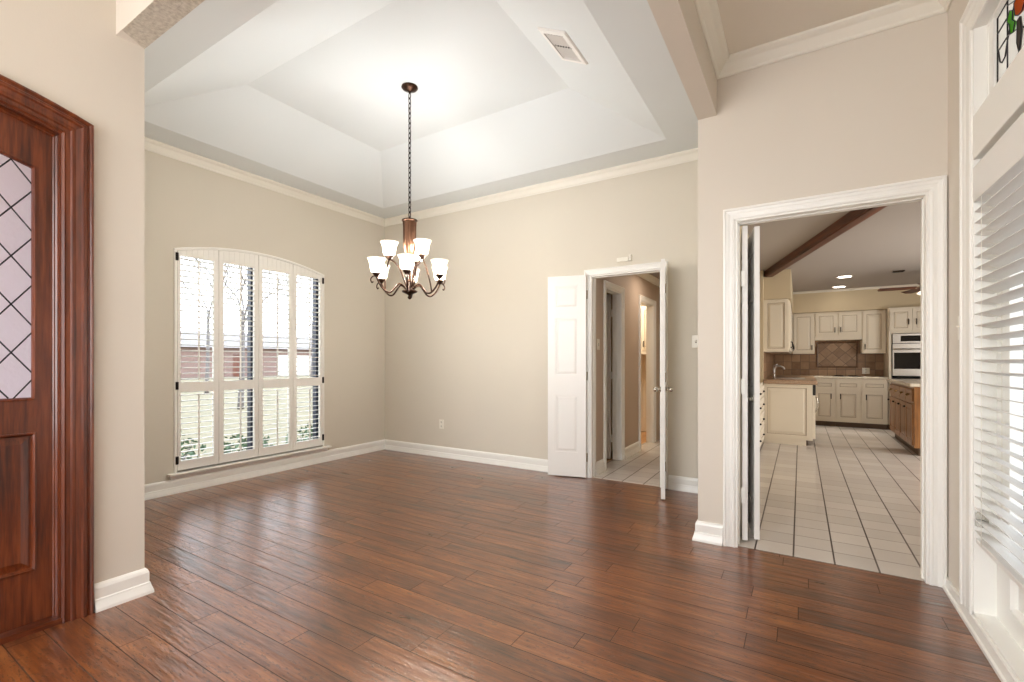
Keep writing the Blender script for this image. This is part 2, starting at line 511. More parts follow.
def cells(mb, axis, t0, t1, a0, a1, z0, z1, holes=()):
    """wall slab with rectangular holes; axis = normal direction"""
    A = sorted({a0, a1, *[h[0] for h in holes], *[h[1] for h in holes]}); Z = sorted({z0, z1, *[h[2] for h in holes], *[h[3] for h in holes]})
    A = [a for a in A if a0 <= a <= a1]; Z = [z for z in Z if z0 <= z <= z1]
    for i in range(len(A) - 1):
        run = None
        for j in range(len(Z) - 1):
            ca, cz = (A[i] + A[i + 1]) / 2, (Z[j] + Z[j + 1]) / 2
            solid = not any(h[0] < ca < h[1] and h[2] < cz < h[3] for h in holes)
            if solid: run = [Z[j], Z[j + 1]] if run is None else [run[0], Z[j + 1]]
            if run and (not solid or j == len(Z) - 2):
                if axis == 'x': mb.box(t0, t1, A[i], A[i + 1], run[0], run[1])
                else: mb.box(A[i], A[i + 1], t0, t1, run[0], run[1])
                run = None
    return mb


XY = lambda a, b, d: (a, b, d)
BASE = [(0, 0), (.032, 0), (.031, .014), (.021, .048), (.020, .056), (.016, .060), (.016, .108), (.012, .122), (.006, .130), (0, .132)]


def crown_prof(h, p):
    return [(0, 0), (p, 0), (p, -.014 * h / .09), (p * .86, -.024 * h / .09), (p * .62, -.034 * h / .09), (p * .40, -.056 * h / .09),
            (p * .22, -.074 * h / .09), (p * .20, -.084 * h / .09), (p * .10, -.092 * h / .09), (0, -h)]


CASE = lambda w: [(0, 0), (0, .022), (w * .10, .026), (w * .2, .026), (w * .26, .019), (w * .44, .017), (w * .52, .013), (w * .74, .012), (w * .80, .016), (w * .94, .014), (w, .009), (w, 0)]

# ------------------------------------------------------------------ dimensions
XL, YB, YK, XR, XE = -4.905, 4.575, 3.37, 0.675, -2.93     # window wall, back wall, kitchen wall, right wall, entry wall
ZC = 3.17
XD = -0.594                                                # right side of the dining room
YF = 1.066                                                 # front of the dining room
YREAR = -2.8

# ------------------------------------------------------------------ floors
mb = MB(); mb.box(XL - .3, XR + .3, YREAR - .2, YK + .02, -.08, 0); mb.box(XL - .3, XD + .12, YK + .02, YB + .02, -.08, 0)
struct('floor', mb, M['floor'], 'hand-scraped brown hardwood plank floor of the dining room and foyer', 'floor')
mb = MB(); mb.box(-1.05, 4.2, YK + .02, 11.3, -.08, 0.002) if False else None
mb = MB(); mb.box(XD + .12, 4.2, YK + .02, 11.3, -.08, .003); mb.box(-1.06, XD + .12, YB + .12, 11.3, -.08, .003)
struct('floor.001', mb, M['tile'], 'cream square tile floor with dark grout in the kitchen', 'floor')
mb = MB(); mb.box(-1.97, -1.06, YB + .02, 9.3, -.08, .003)
struct('floor.002', mb, M['tile'], 'cream square tile floor of the hall behind the narrow double doors', 'floor')
mb = MB(); mb.box(-4.6, -1.97, YB + .12, 9.3, -.08, .002)
struct('floor.003', mb, M['room_floor'], 'pale wood floor of the lit room at the end of the hall', 'floor')

# ------------------------------------------------------------------ ceilings
# dining tray: soffit ring at ZC, sloped sides, raised flat centre
tx0, tx1, ty0, ty1, tz, run = -4.53, -1.0, 1.478, 4.20, 3.50, 0.64
o0 = [(XL, YF - .12), (XD + .12, YF - .12), (XD + .12, YB), (XL, YB)]
o1 = [(tx0, ty0), (tx1, ty0), (tx1, ty1), (tx0, ty1)]
o2 = [(tx0 + run, ty0 + run), (tx1 - run, ty0 + run), (tx1 - run, ty1 - run), (tx0 + run, ty1 - run)]
v = [(x, y, ZC) for x, y in o0] + [(x, y, ZC) for x, y in o1] + [(x, y, tz) for x, y in o2]
v += [(x, y, tz + .1) for x, y in o0]
f = [(i, (i + 1) % 4, 4 + (i + 1) % 4, 4 + i) for i in range(4)] + [(4 + i, 4 + (i + 1) % 4, 8 + (i + 1) % 4, 8 + i) for i in range(4)] + [(8, 9, 10, 11)]
f += [(12, 13, 14, 15)] + [(i, (i + 1) % 4, 12 + (i + 1) % 4, 12 + i) for i in range(4)]
mb = MB(); mb.add(v, f)
struct('ceiling', mb, M['ceiling'], 'white tray ceiling with sloped sides over the dining room', 'ceiling')
mb = MB(); mb.box(XE - .12, XR + .12, YREAR - .12, YF - .12, 3.19, 3.30); mb.box(XD + .12, XR + .12, YF - .12, YK + .12, 3.19, 3.30)
struct('ceiling.001', mb, M['ceiling_foyer'], 'flat white foyer ceiling beyond the header beam', 'ceiling')
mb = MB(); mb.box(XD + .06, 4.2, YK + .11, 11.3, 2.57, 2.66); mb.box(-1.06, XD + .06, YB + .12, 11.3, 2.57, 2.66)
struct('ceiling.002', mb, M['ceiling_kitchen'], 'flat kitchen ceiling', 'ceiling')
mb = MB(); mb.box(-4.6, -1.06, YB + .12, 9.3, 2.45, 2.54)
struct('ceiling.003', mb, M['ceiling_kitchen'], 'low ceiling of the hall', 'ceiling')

# ------------------------------------------------------------------ walls
def arc_z(y, yc, half, z_end, s):
    Rr = (half * half + s * s) / (2 * s); y = max(-half, min(half, y - yc))
    return z_end + math.sqrt(Rr * Rr - y * y) - math.sqrt(Rr * Rr - half * half)


WY0, WY1, WZ0, WZE, WS = 2.02, 3.59, .19, 2.25, .11        # window opening, arch
WYC, WH = (WY0 + WY1) / 2, (WY1 - WY0) / 2
warc = lambda y: arc_z(y, WYC, WH, WZE, WS)
mb = MB(); cells(mb, 'x', XL - .13, XL, YF - .12, YB + .12, 0, 3.3, [(WY0, WY1, WZ0, WZE + WS)])
NS = 16
for i in range(NS):
    a, b = WY0 + (WY1 - WY0) * i / NS, WY0 + (WY1 - WY0) * (i + 1) / NS
    q = [(a, warc(a)), (b, warc(b)), (b, WZE + WS + .0005), (a, WZE + WS + .0005)]
    mb.hexa([(XL - .13, y, z) for y, z in q], [(XL, y, z) for y, z in q])
struct('wall_left', mb, M['wall'], 'cream dining room wall around the shuttered window', 'wall')

mb = MB(); cells(mb, 'y', YB, YB + .12, XL, XD + .12, 0, 3.3, [(-1.865, -1.139, 0, 2.11)])
struct('wall_back', mb, M['wall'], 'cream back wall of the dining room with the narrow doorway', 'wall')

KO0, KO1, KOZ = -.362, .596, 2.145
mb = MB(); cells(mb, 'y', YK, YK + .12, XD, XR + .12, 0, 3.3, [(KO0, KO1, 0, KOZ)])
struct('wall_kitchen', mb, M['wall_foyer'], 'cream wall around the kitchen doorway', 'wall')
mb = MB(); mb.box(XD, XD + .12, YK + .12, YB, 0, 3.3)
struct('wall_dining_right', mb, M['wall'], 'short cream side wall of the dining room behind the kitchen doorway wall', 'wall')

# entry wall (left, with the arched front door)
DC, DH, DZE, DS = .175, .68, 2.36, .122                    # outer edge of the door casing
DR = (DH * DH + DS * DS) / (2 * DS)
darc = lambda y, o=0.0: DZE + DS - DR + math.sqrt((DR - o) ** 2 - min(abs(y - DC), DH - o) ** 2)
dop = .105
mb = MB(); cells(mb, 'x', XE - .12, XE, YREAR, YF, 0, 3.3, [(DC - DH + dop, DC + DH - dop, 0, 2.46)])
for i in range(NS):
    h_ = DH - dop
    a, b = DC - h_ + 2 * h_ * i / NS, DC - h_ + 2 * h_ * (i + 1) / NS
    q = [(a, darc(a, dop)), (b, darc(b, dop)), (b, 2.4605), (a, 2.4605)]
    mb.hexa([(XE - .12, y, z) for y, z in q], [(XE, y, z) for y, z in q])
struct('wall_entry', mb, M['wall_foyer'], 'cream entry wall beside the arched mahogany front door', 'wall')
mb = MB(); mb.box(XL - .13, XE - .12, YF - .12, YF, 0, 3.3)
struct('wall_front', mb, M['wall'], 'front wall of the dining room behind the entry pier', 'wall')

# right wall with the tall window unit
RW0, RW1, RWT = 1.60, 2.925, 2.745
mb = MB(); cells(mb, 'x', XR, XR + .12, YREAR, YK, 0, 3.3, [(RW0, RW1, .06, RWT)])
struct('wall_right', mb, M['wall_foyer'], 'cream right wall around the tall window with blinds', 'wall')
# rear wall, with a wide opening added to let in sky light
mb = MB(); cells(mb, 'y', YREAR - .12, YREAR, XE - .12, XR + .12, 0, 3.3, [(-2.5, .3, .5, 2.9)])
struct('wall_rear', mb, M['wall_foyer'], 'foyer wall behind the camera', 'wall')

# header beams between foyer and dining room
mb = MB(); mb.box(XE, XD + .12, YF - .12, YF, 2.862, 3.3); mb.box(XD, XD + .12, YF, YK, 2.862, 3.3)
struct('wall_header', mb, M['soffit_texture'] if False else M['wall_foyer'], 'cream header beams between the foyer and the dining room', 'beam')
mb = MB()
mb.add([(XE + .075, YF - .12, 2.8615), (XD + .12, YF - .12, 2.8615), (XD + .12, YF, 2.8615), (XE, YF, 2.8615),
        (XE + .075, YF - .12, 2.858), (XD + .12, YF - .12, 2.858), (XD + .12, YF, 2.858), (XE, YF, 2.858)],
       [(0, 1, 2, 3), (4, 7, 6, 5), (0, 4, 5, 1), (1, 5, 6, 2), (2, 6, 7, 3), (3, 7, 4, 0)])
struct('trim_20', mb, M['soffit_texture'], 'rough textured underside of the near header beam', 'beam')

# kitchen, hall and lit-room shells
mb = MB()
mb.box(XD + .001, XD + .12, YB + .001, YB + .12, 0, 2.66)
mb.box(-1.06, -.96, YB + .12, 7.98, 0, 2.66)               # between hall and kitchen
mb.box(-.96, XD + .12, YB + .02, YB + .12, 0, 2.66)
mb.box(XD, -.474, YB + .12, 6.45, 0, 2.66)
mb.box(-.96, -.472, 7.88, 7.98, 0, 2.66)
struct('wall_kitchen_left', mb, M['wall_kitchen'], 'tan left wall of the kitchen', 'wall')
mb = MB(); mb.box(-.572, -.472, 7.98, 11.3, 0, 2.66)
struct('wall_kitchen_sink', mb, M['wall_kitchen'], 'tan kitchen wall behind the sink counter', 'wall')
mb = MB(); mb.box(-.572, 4.2, 11.1, 11.3, 0, 2.66); mb.box(-.472, 3.0, 10.72, 11.1, 2.16, 2.57); mb.box(-.472, -.12, 7.98, 10.72, 2.14, 2.57)
struct('wall_kitchen_far', mb, M['wall_kitchen'], 'tan far kitchen wall and soffit above the cabinets', 'wall')
mb = MB(); cells(mb, 'x', 4.0, 4.2, YK + .12, 11.1, 0, 2.66, [])
struct('wall_kitchen_right', mb, M['wall_kitchen'], 'tan right wall of the kitchen', 'wall')
mb = MB(); mb.box(XR + .12, 4.2, YK, YK + .12, 0, 2.66)
struct('wall_kitchen_front', mb, M['wall_kitchen'], 'kitchen side of the doorway wall', 'wall')
HX = -1.87
mb = MB(); cells(mb, 'x', HX - .1, HX, YB + .12, 9.3, 0, 2.5, [(5.03, 5.56, 0, 2.05), (6.36, 7.04, 0, 2.05)])
struct('wall_hall_left', mb, M['wall_hall'], 'taupe left wall of the hall with two doorways', 'wall')
mb = MB(); mb.box(HX, -1.06, 9.2, 9.3, 0, 2.5)
struct('wall_hall_end', mb, M['wall_hall'], 'end wall of the hall', 'wall')
mb = MB(); mb.box(-4.6, HX - .1, 8.05, 8.15, 0, 2.5); mb.box(-4.7, -4.6, YB + .12, 9.3, 0, 2.5); mb.box(-4.6, HX - .1, 6.05, 6.15, 0, 2.5)
struct('wall_room', mb, M['wall_kitchen'], 'warm walls of the lit room beyond the hall', 'wall')

# ------------------------------------------------------------------ crown moulding
def crown(name, path, z, h, p, label, side=1):
    mb = MB(); mb.sweep(path, [(o, z + d) for o, d in crown_prof(h, p)], XY, False, side)
    return struct(name, mb, M['crown'], label, 'crown moulding')


crown('trim_1', [(XL, YF), (XL, YB), (XD, YB), (XD, YK)], ZC, .09, .058, 'cream crown moulding around the dining room', -1)
crown('trim_2', [(XD + .12, YF - .12), (XD + .12, YK), (XR, YK), (XR, YREAR)], 3.19, .09, .085, 'cream crown moulding around the foyer ceiling', -1)
crown('trim_3', [(HX, YB + .12), (HX, 9.2)], 2.45, .08, .06, 'crown moulding along the hall', -1)
crown('trim_4', [(-.12, 10.72), (3.0, 10.72)], 2.57, .04, .04, 'small moulding where the kitchen soffit meets the ceiling', -1)


# ------------------------------------------------------------------ baseboards
def base(name, path, label, side=1):
    mb = MB(); mb.sweep(path, BASE, XY, False, side)
    return struct(name, mb, M['trim'], label, 'baseboard')


base('baseboard_left', [(XL, YF), (XL, YB), (-1.925, YB)], 'white stepped baseboard along the window wall and back wall', -1)
base('baseboard_back', [(-1.07, YB), (XD, YB), (XD, YK), (-.437, YK)], 'white stepped baseboard between the two doorways', -1)
base('baseboard_entry', [(XE, .858), (XE, YF), (XE - .5, YF)], 'white stepped baseboard on the pier beside the front door', -1)
base('baseboard_hall', [(HX, YB + .12), (HX, 4.95)], 'white baseboard at the start of the hall', -1)
base('baseboard_hall_end', [(HX, 5.66), (HX, 6.28)], 'white baseboard between the two hall doorways', -1)
mb = MB(); mb.sweep([(XR, YK - .002), (XR, YREAR)], [(0, 0), (.026, 0), (.026, .016), (.018, .022), (.014, .06), (0, .06)], XY, False, -1)
struct('baseboard_right', mb, M['trim'], 'low white shoe and base along the right wall', 'baseboard')


# ------------------------------------------------------------------ door casings and jambs
def doorway(name, ax, pos, out, a0, a1, zt, w, label, depth=.12, jamb=True):
    """casing on one face of a wall; ax = wall normal axis; out = +-1 towards the viewer"""
    mb = MB()
    conv = (lambda a, b, d: (a, pos + out * d, b)) if ax == 'y' else (lambda a, b, d: (pos + out * d, a, b))
    path = [(a0 - w, 0), (a0 - w, zt + w), (a1 + w, zt + w), (a1 + w, 0)]
    mb.sweep(path, CASE(w), conv, False, -1)
    o = struct(name, mb, M['trim'], label, 'door casing')
    if jamb:
        jb = MB(); t = .012
        q0, q1 = pos + out * .004, pos - out * (depth + .004)
        for (b0, b1, z0, z1) in ((a0, a0 + t, 0, zt), (a1 - t, a1, 0, zt), (a0 + t, a1 - t, zt - t, zt)):
            if ax == 'y': jb.box(b0, b1, q0, q1, z0, z1)
            else: jb.box(q0, q1, b0, b1, z0, z1)
        # stop bead
        s0, s1 = pos - out * depth * .45, pos - out * depth * .62
        for (b0, b1, z0, z1) in ((a0 + t, a0 + t + .006, 0, zt - t), (a1 - t - .006, a1 - t, 0, zt - t), (a0 + t, a1 - t, zt - t - .006, zt - t)):
            if ax == 'y': jb.box(b0, b1, s0, s1, z0, z1)
            else: jb.box(s0, s1, b0, b1, z0, z1)
        obj('jamb', jb, M['trim'], o)
    return o


doorway('trim_5', 'y', YK, -1, KO0, KO1, KOZ, .072, 'wide white moulded casing of the kitchen doorway')
doorway('trim_6', 'y', YB, -1, -1.865, -1.139, 2.11, .062, 'narrow white casing of the hall doorway')
doorway('trim_7', 'x', HX, 1, 5.03, 5.56, 2.05, .07, 'white casing of the nearer hall doorway', .1)
doorway('trim_8', 'x', HX, 1, 6.36, 7.04, 2.05, .07, 'white casing of the doorway to the lit room', .1)


# ------------------------------------------------------------------ panel doors
def panel_leaf(mb, w, h, t, panels, rec=.009, x0=0.0):
    """leaf in local x (0..w), y (-t/2..t/2), z (0..h) with raised panels on both faces"""
    cells(mb, 'y', -t / 2, t / 2, x0, x0 + w, 0, h, panels)
    for (a, b, c, d) in panels:
        mb.box(a, b, -t / 2 + rec, t / 2 - rec, c, d)
        i, j = .022, .012
        for sgn in (-1, 1):
            y0, y1 = sgn * (t / 2 - rec), sgn * (t / 2 - .002)
            mb.hexa([(a + j, y0, c + j), (b - j, y0, c + j), (b - j, y0, d - j), (a + j, y0, d - j)],
                    [(a + i + j, y1, c + i + j), (b - i - j, y1, c + i + j), (b - i - j, y1, d - i - j), (a + i + j, y1, d - i - j)])
    return mb


def knob_mb(y, r=.026, s=1):
    mb = MB()
    pr = [(.001, 0), (.024, 0), (.026, .004), (.012, .010), (.009, .024), (.018, .032), (r, .044), (r * .96, .055), (r * .6, .064), (.001, .066)]
    mb.lathe(pr, (0, 0, 0), 16)
    mb.xform(Matrix.Rotation(R(90) * s, 4, 'X'))
    mb.v = [(p[0], p[1] + y, p[2]) for p in mb.v]
    return mb


def narrow_door(name, label, hinge, ang, w, h, flip, knob_mat, z0=.012, knobs=(1, -1), t=.035):
    mb = MB()
    pans = [(.085, w - .085, h * .12, h * .405), (.085, w - .085, h * .505, h * .79), (.085, w - .085, h * .84, h * .95)]
    panel_leaf(mb, w, h, t, pans)
    o = struct(name, mb, M['door_white'], label, 'door', loc=(hinge[0], hinge[1], z0), rotz=ang)
    for s in knobs:
        k = knob_mb(-s * t / 2, .022, s); k.v = [(p[0] + w - .05, p[1], p[2] + h * .455) for p in k.v]
        kk = obj('door_knob', k, knob_mat, o); kk['label'] = 'small round metal knob'
    for z in (.2, h * .5, h - .2):
        hb = MB(); hb.cyl((-.004, flip * (t / 2 + .004), z - .045), (-.004, flip * (t / 2 + .004), z + .045), .006, n=8)
        obj('hinge', hb, M['brass'], o)
    return o


# narrow double doors of the hall doorway
narrow_door('door_2', 'white narrow panel door folded back against the back wall left of the hall doorway', (-1.895, YB - .045), math.atan2(-.10, -.395), .405, 2.10, -1, M['brass'], knobs=(1,))
narrow_door('door_3', 'white narrow panel door standing open edge-on right of the hall doorway', (-1.115, YB - .03), math.atan2(-.389, .095), .40, 2.10, 1, M['nickel'])
# folded pair in the kitchen doorway
def fold_leaf(name, p, q, label, knob=0):
    d = Vector((q[0] - p[0], q[1] - p[1])); w = d.length; t = .032
    mb = MB(); h = 2.105
    panel_leaf(mb, w, h, t, [(.08, w - .08, .22, .84), (.08, w - .08, 1.02, 1.62), (.08, w - .08, 1.72, 1.95)])
    o = struct(name, mb, M['door_white'], label, 'door', loc=(p[0], p[1], .020), rotz=math.atan2(d.y, d.x))
    return o, w, t


o, w, t = fold_leaf('door_4', (-.316, 3.475), (-.374, 3.925), 'outer leaf of the folded white door hinged on the left kitchen doorway jamb')
for z in (.3, 1.03, 1.75):
    hb = MB(); hb.box(-.004, .03, t / 2, t / 2 + .004, z - .05, z + .05); hb.cyl((-.008, t / 2 + .004, z - .05), (-.008, t / 2 + .004, z + .05), .007, n=8)
    hb.box(-.02, -.012, -.0, t / 2 + .004, z - .05, z + .05)
    obj('hinge', hb, M['trim'], o)
o, w, t = fold_leaf('door_5', (-.248, 3.53), (-.338, 3.965), 'inner leaf of the folded white kitchen door with a small knob')
kb = knob_mb(t / 2, .016, -1); kb.v = [(p[0] + .06, p[1], p[2] + .94) for p in kb.v]
obj('door_knob', kb, M['nickel'], o)

# hall: ajar door and its dark room
mb = MB(); panel_leaf(mb, .5, 2.03, .035, [(.07, .22, .2, .9), (.28, .43, .2, .9), (.07, .22, 1.0, 1.9), (.28, .43, 1.0, 1.9)])
o = struct('door_6', mb, M['door_white'], 'white door swung into the dark room off the hall', 'door', loc=(HX - .125, 5.535, .012), rotz=R(176))
for z in (.25, 1.03, 1.8):
    hb = MB(); hb.box(-.02, .02, -.024, -.017, z - .045, z + .045); obj('hinge', hb, M['trim'], o)

# ------------------------------------------------------------------ front door (mahogany, arched)
door = empty('door_1', (XE - .055, DC, 0)); tag(door, 'mahogany front door with leaded glass in an arched casing', 'front door', None, 'structure')
ZD = lambda y, o: darc(y, o)
mb = MB()
NA = 20
outer = [(DC - DH, 0)] + [(DC - DH + 2 * DH * i / NA, darc(DC - DH + 2 * DH * i / NA)) for i in range(NA + 1)] + [(DC + DH, 0)]
w = .115
prof = [(0, 0), (0, .020), (.006, .030), (.014, .032), (.020, .026), (.026, .026), (.032, .034), (.044, .036), (.050, .026), (.066, .020), (.072, .022), (.080, .022), (.086, .014), (.100, .012), (.106, .016), (w, .010), (w, 0)]
mb.sweep(outer, prof, lambda a, b, d: (XE + d, a, b), False, -1)
mb.xform(Matrix.Translation((-(XE - .055), -DC, 0)))
obj('door_casing', mb, M['mahogany'], door)
# jamb and stop
mb = MB()
hj = DH - .108
jp = [(DC - hj, 0)] + [(DC - hj + 2 * hj * i / NA, darc(DC - hj + 2 * hj * i / NA, .108)) for i in range(NA + 1)] + [(DC + hj, 0)]
mb.sweep(jp, [(0, -.115), (.012, -.115), (.012, -.045), (.026, -.045), (.026, -.038), (.022, -.034), (.018, -.034), (.012, -.028), (.012, .006), (0, .006)], lambda a, b, d: (XE + d, a, b), False, -1)
mb.xform(Matrix.Translation((-(XE - .055), -DC, 0)))
obj('door_jamb', mb, M['mahogany'], door)
# slab: stiles, rails and panels in local coordinates (y relative to DC)
hd = DH - .122; ZT = lambda y: darc(y + DC, .122)
tk0, tk1 = -.022, .016
mb = MB()
gy = hd - .066                                              # glass half width
def col_strip(y0, y1, zb, zt_fn, n=1):
    for i in range(n):
        a, b = y0 + (y1 - y0) * i / n, y0 + (y1 - y0) * (i + 1) / n
        za, zb_ = (zb(a), zb(b)) if callable(zb) else (zb, zb)
        q = [(a, za), (b, zb_), (b, zt_fn(b)), (a, zt_fn(a))]
        mb.hexa([(tk0, y, z) for y, z in q], [(tk1, y, z) for y, z in q])
col_strip(-hd, -gy, .03, ZT, 3); col_strip(gy, hd, .03, ZT, 3)
GT = lambda y: arc_z(y, 0, gy, 2.107, .086)
col_strip(-gy, gy, GT, ZT, 14)
mb.box(tk0, tk1, -gy, gy, .03, .265); mb.box(tk0, tk1, -gy, gy, .895, 1.04); mb.box(tk0, tk1, -.06, .06, .265, .895)
obj('door_slab', mb, M['mahogany'], door)
mb = MB()
for (a, b) in ((-gy, -.06), (.06, gy)):
    mb.box(-.010, .004, a, b, .265, .895)
    i, j = .05, .02
    mb.hexa([(.004, a + j, .265 + j), (.004, b - j, .265 + j), (.004, b - j, .895 - j), (.004, a + j, .895 - j)],
            [(.013, a + i, .265 + i), (.013, b - i, .265 + i), (.013, b - i, .895 - i), (.013, a + i, .895 - i)])
    mb.sweep([(a, .265), (b, .265), (b, .895), (a, .895)], [(0, .004), (0, .021), (.006, .023), (.012, .015), (.016, .004)], lambda p, q, d: (d, p, q), True, 1)
obj('door_panel', mb, M['mahogany'], door)
mb = MB(); gpts = [(-gy, 1.04), (gy, 1.04)] + [(gy - 2 * gy * i / 14, GT(gy - 2 * gy * i / 14)) for i in range(15)]
mb.hexa([(-.004, y, z) for y, z in gpts], [(.002, y, z) for y, z in gpts])
go = obj('glass_pane', mb, M['front_glass'], door); go['label'] = 'rippled frosted glass with diamond lead lines'
mb = MB()
mb.sweep(gpts, [(0, .002), (0, .021), (.006, .022), (.012, .012), (.014, .002)], lambda p, q, d: (d, p, q), True, 1)
obj('glass_bead', mb, M['mahogany'], door)
mb = MB()
dzz, dyy = .215, .155
def clip_line(y0, z0, sl):
    pts = []
    N = 80; seg = None
    for k in range(N + 1):
        y = -gy + 2 * gy * k / N; z = z0 + sl * (y - y0)
        ins = 1.04 <= z <= GT(y)
        if ins: seg = (seg[0], (y, z)) if seg else ((y, z), (y, z))
    return seg
for k in range(-12, 18):
    for sgn in (-1, 1):
        s_ = clip_line(gy, 1.04 + .11 + k * dzz, sgn * dzz / dyy)
        if s_ and s_[0] != s_[1]:
            (ya, za), (yb, zb) = s_
            mb.tube([(.003, ya, za), (.003, yb, zb)], .003, 6, True, False)
obj('lead_came', mb, M['lead'], go)
mb = MB(); mb.box(XE - .115, XE + .012, DC - hj, DC + hj, 0, .026); mb.xform(Matrix.Translation((-(XE - .055), -DC, 0)))
obj('threshold', mb, M['mahogany_h'], door)
mb = MB(); mb.box(.016, .020, -hd + .03, -hd + .07, .92, 1.16); mb.tube([(.02, -hd + .05, 1.12), (.06, -hd + .05, 1.12), (.06, -hd + .05, .97), (.02, -hd + .05, .95)], .008, 8)
obj('door_handle', mb, M['bronze'], door)

# ------------------------------------------------------------------ window with plantation shutters
win = empty('window_1', (XL, WYC, WZ0)); tag(win, 'arched front window behind the white plantation shutters', 'window', None, 'structure')
loc = Matrix.Translation((-XL, -WYC, -WZ0))
mb = MB()                                                   # dark outer frame and centre mullion set deep in the wall
fx0, fx1 = XL - .12, XL - .055
mb.box(fx0, fx1, WY0, WY0 + .055, WZ0, WZE); mb.box(fx0, fx1, WY1 - .06, WY1, WZ0, WZE); mb.box(fx0, fx1, WYC - .06, WYC + .06, WZ0, warc(WYC) - .01)
mb.box(fx0, fx1, WY0, WY1, WZ0, WZ0 + .05)
for i in range(NS):
    a, b = WY0 + (WY1 - WY0) * i / NS, WY0 + (WY1 - WY0) * (i + 1) / NS
    q = [(a, warc(a) - .05), (b, warc(b) - .05), (b, warc(b)), (a, warc(a))]
    mb.hexa([(fx0, y, z) for y, z in q], [(fx1, y, z) for y, z in q])
o = obj('window_frame', mb.xform(loc), M['dark_frame'], win); o['label'] = 'dark navy outer window frame and centre mullion'
for (a, b) in ((WY0 + .055, WYC - .06), (WYC + .06, WY1 - .06)):
    mb = MB(); q = [(a, WZ0 + .05), (b, WZ0 + .05)] + [(b - (b - a) * i / 6, warc(b - (b - a) * i / 6) - .05) for i in range(7)]
    mb.hexa([(fx0 + .02, y, z) for y, z in q], [(fx0 + .025, y, z) for y, z in q])
    obj('pane', mb.xform(loc), M['pane'], win)
# white shutter hanging frame
mb = MB()
fp = [(WY0, WZ0)] + [(WY0 + (WY1 - WY0) * i / NS, warc(WY0 + (WY1 - WY0) * i / NS)) for i in range(NS + 1)] + [(WY1, WZ0)]
mb.sweep(fp, [(-.012, 0), (-.012, .006), (-.004, .012), (.014, .010), (.014, -.035), (0, -.035), (0, 0)], lambda a, b, d: (XL + d, a, b), False, -1)
obj('shutter_frame', mb.xform(loc), M['shutter'], win)
mb = MB()
mb.box(XL - .05, XL + .062, WY0 - .065, WY1 + .075, WZ0 - .022, WZ0); mb.box(XL, XL + .018, WY0 - .045, WY1 + .055, WZ0 - .060, WZ0 - .022)
obj('window_sill', mb.xform(loc), M['trim'], win, bevel=.006)

edges = [WY0 + .015, 2.396, 2.795, 3.190, WY1 - .015]
names = ['leftmost white shutter panel of the arched window, hinged on the left', 'second white shutter panel from the left, dark mullion showing behind its right side',
         'third white shutter panel from the left, right of the window centre', 'rightmost white shutter panel of the arched window, hinged on the right']
for i in range(4):
    a, b = edges[i] + .002, edges[i + 1] - .002
    st = .044
    la, lb = a + (.026 if i == 0 else st), b - (.034 if i == 3 else st)
    root = thing('window_shutter', names[i], 'shutter', (XL - .006, a, WZ0 + .012), 0, 'plantation shutters of the arched window')
    T = Matrix.Translation((-(XL - .006), -a, -(WZ0 + .012)))
    X0, X1 = XL - .022, XL + .010
    mb = MB(); n = 6
    z0 = WZ0 + .014; lz = [(.29, .925), (1.022, 2.20)]
    def topz(y): return warc(y) - .017
    def strip(y0, y1, zb, n):
        for k in range(n):
            p, q_ = y0 + (y1 - y0) * k / n, y0 + (y1 - y0) * (k + 1) / n
            qq = [(p, zb), (q_, zb), (q_, topz(q_)), (p, topz(p))]
            mb.hexa([(X0, y, z) for y, z in qq], [(X1, y, z) for y, z in qq])
    strip(a, la, z0, 1); strip(lb, b, z0, 1); strip(la, lb, 2.20, n)
    mb.box(X0, X1, la, lb, z0, .29); mb.box(X0, X1, la, lb, .925, 1.022)
    obj('shutter_frame', mb.xform(T), M['shutter'], root, bevel=.002)
    for (zb, zt), cnt in zip(lz, (12, 22)):
        mb = MB(); pitch = (zt - zb) / cnt
        for k in range(cnt):
            zc = zb + pitch * (k + .5); ang = R(4)
            pr = []
            for (px_, pz_) in ((-.031, 0), (-.018, .0038), (0, .005), (.018, .0038), (.031, 0), (.018, -.0038), (0, -.005), (-.018, -.0038)):
                pr.append((XL - .006 + px_ * math.cos(ang), zc + pz_ + px_ * math.sin(ang)))
            mb.hexa([(x, la + .001, z) for x, z in pr], [(x, lb - .001, z) for x, z in pr])
        obj('louvers', mb.xform(T), M['shutter'], root)
        mb = MB(); yc = (la + lb) / 2
        mb.box(XL + .026, XL + .036, yc - .006, yc + .006, zb + .012, zt - .02)
        for k in range(cnt):
            mb.box(XL + .020, XL + .027, yc - .002, yc + .002, zb + pitch * (k + .5) - .001, zb + pitch * (k + .5) + .005)
        obj('tilt_rod', mb.xform(T), M['shutter'], root)
    if i in (0, 3):
        yh = a - .006 if i == 0 else b + .006
        for zh in (.30, .99, 2.185):
            mb = MB(); mb.box(XL + .009, XL + .016, yh - .012, yh + .012, zh - .035, zh + .035); mb.cyl((XL + .014, yh, zh - .037), (XL + .014, yh, zh + .037), .006, n=8)
            o = obj('hinge', mb.xform(T), M['iron'], root); o['label'] = 'dark hinge'

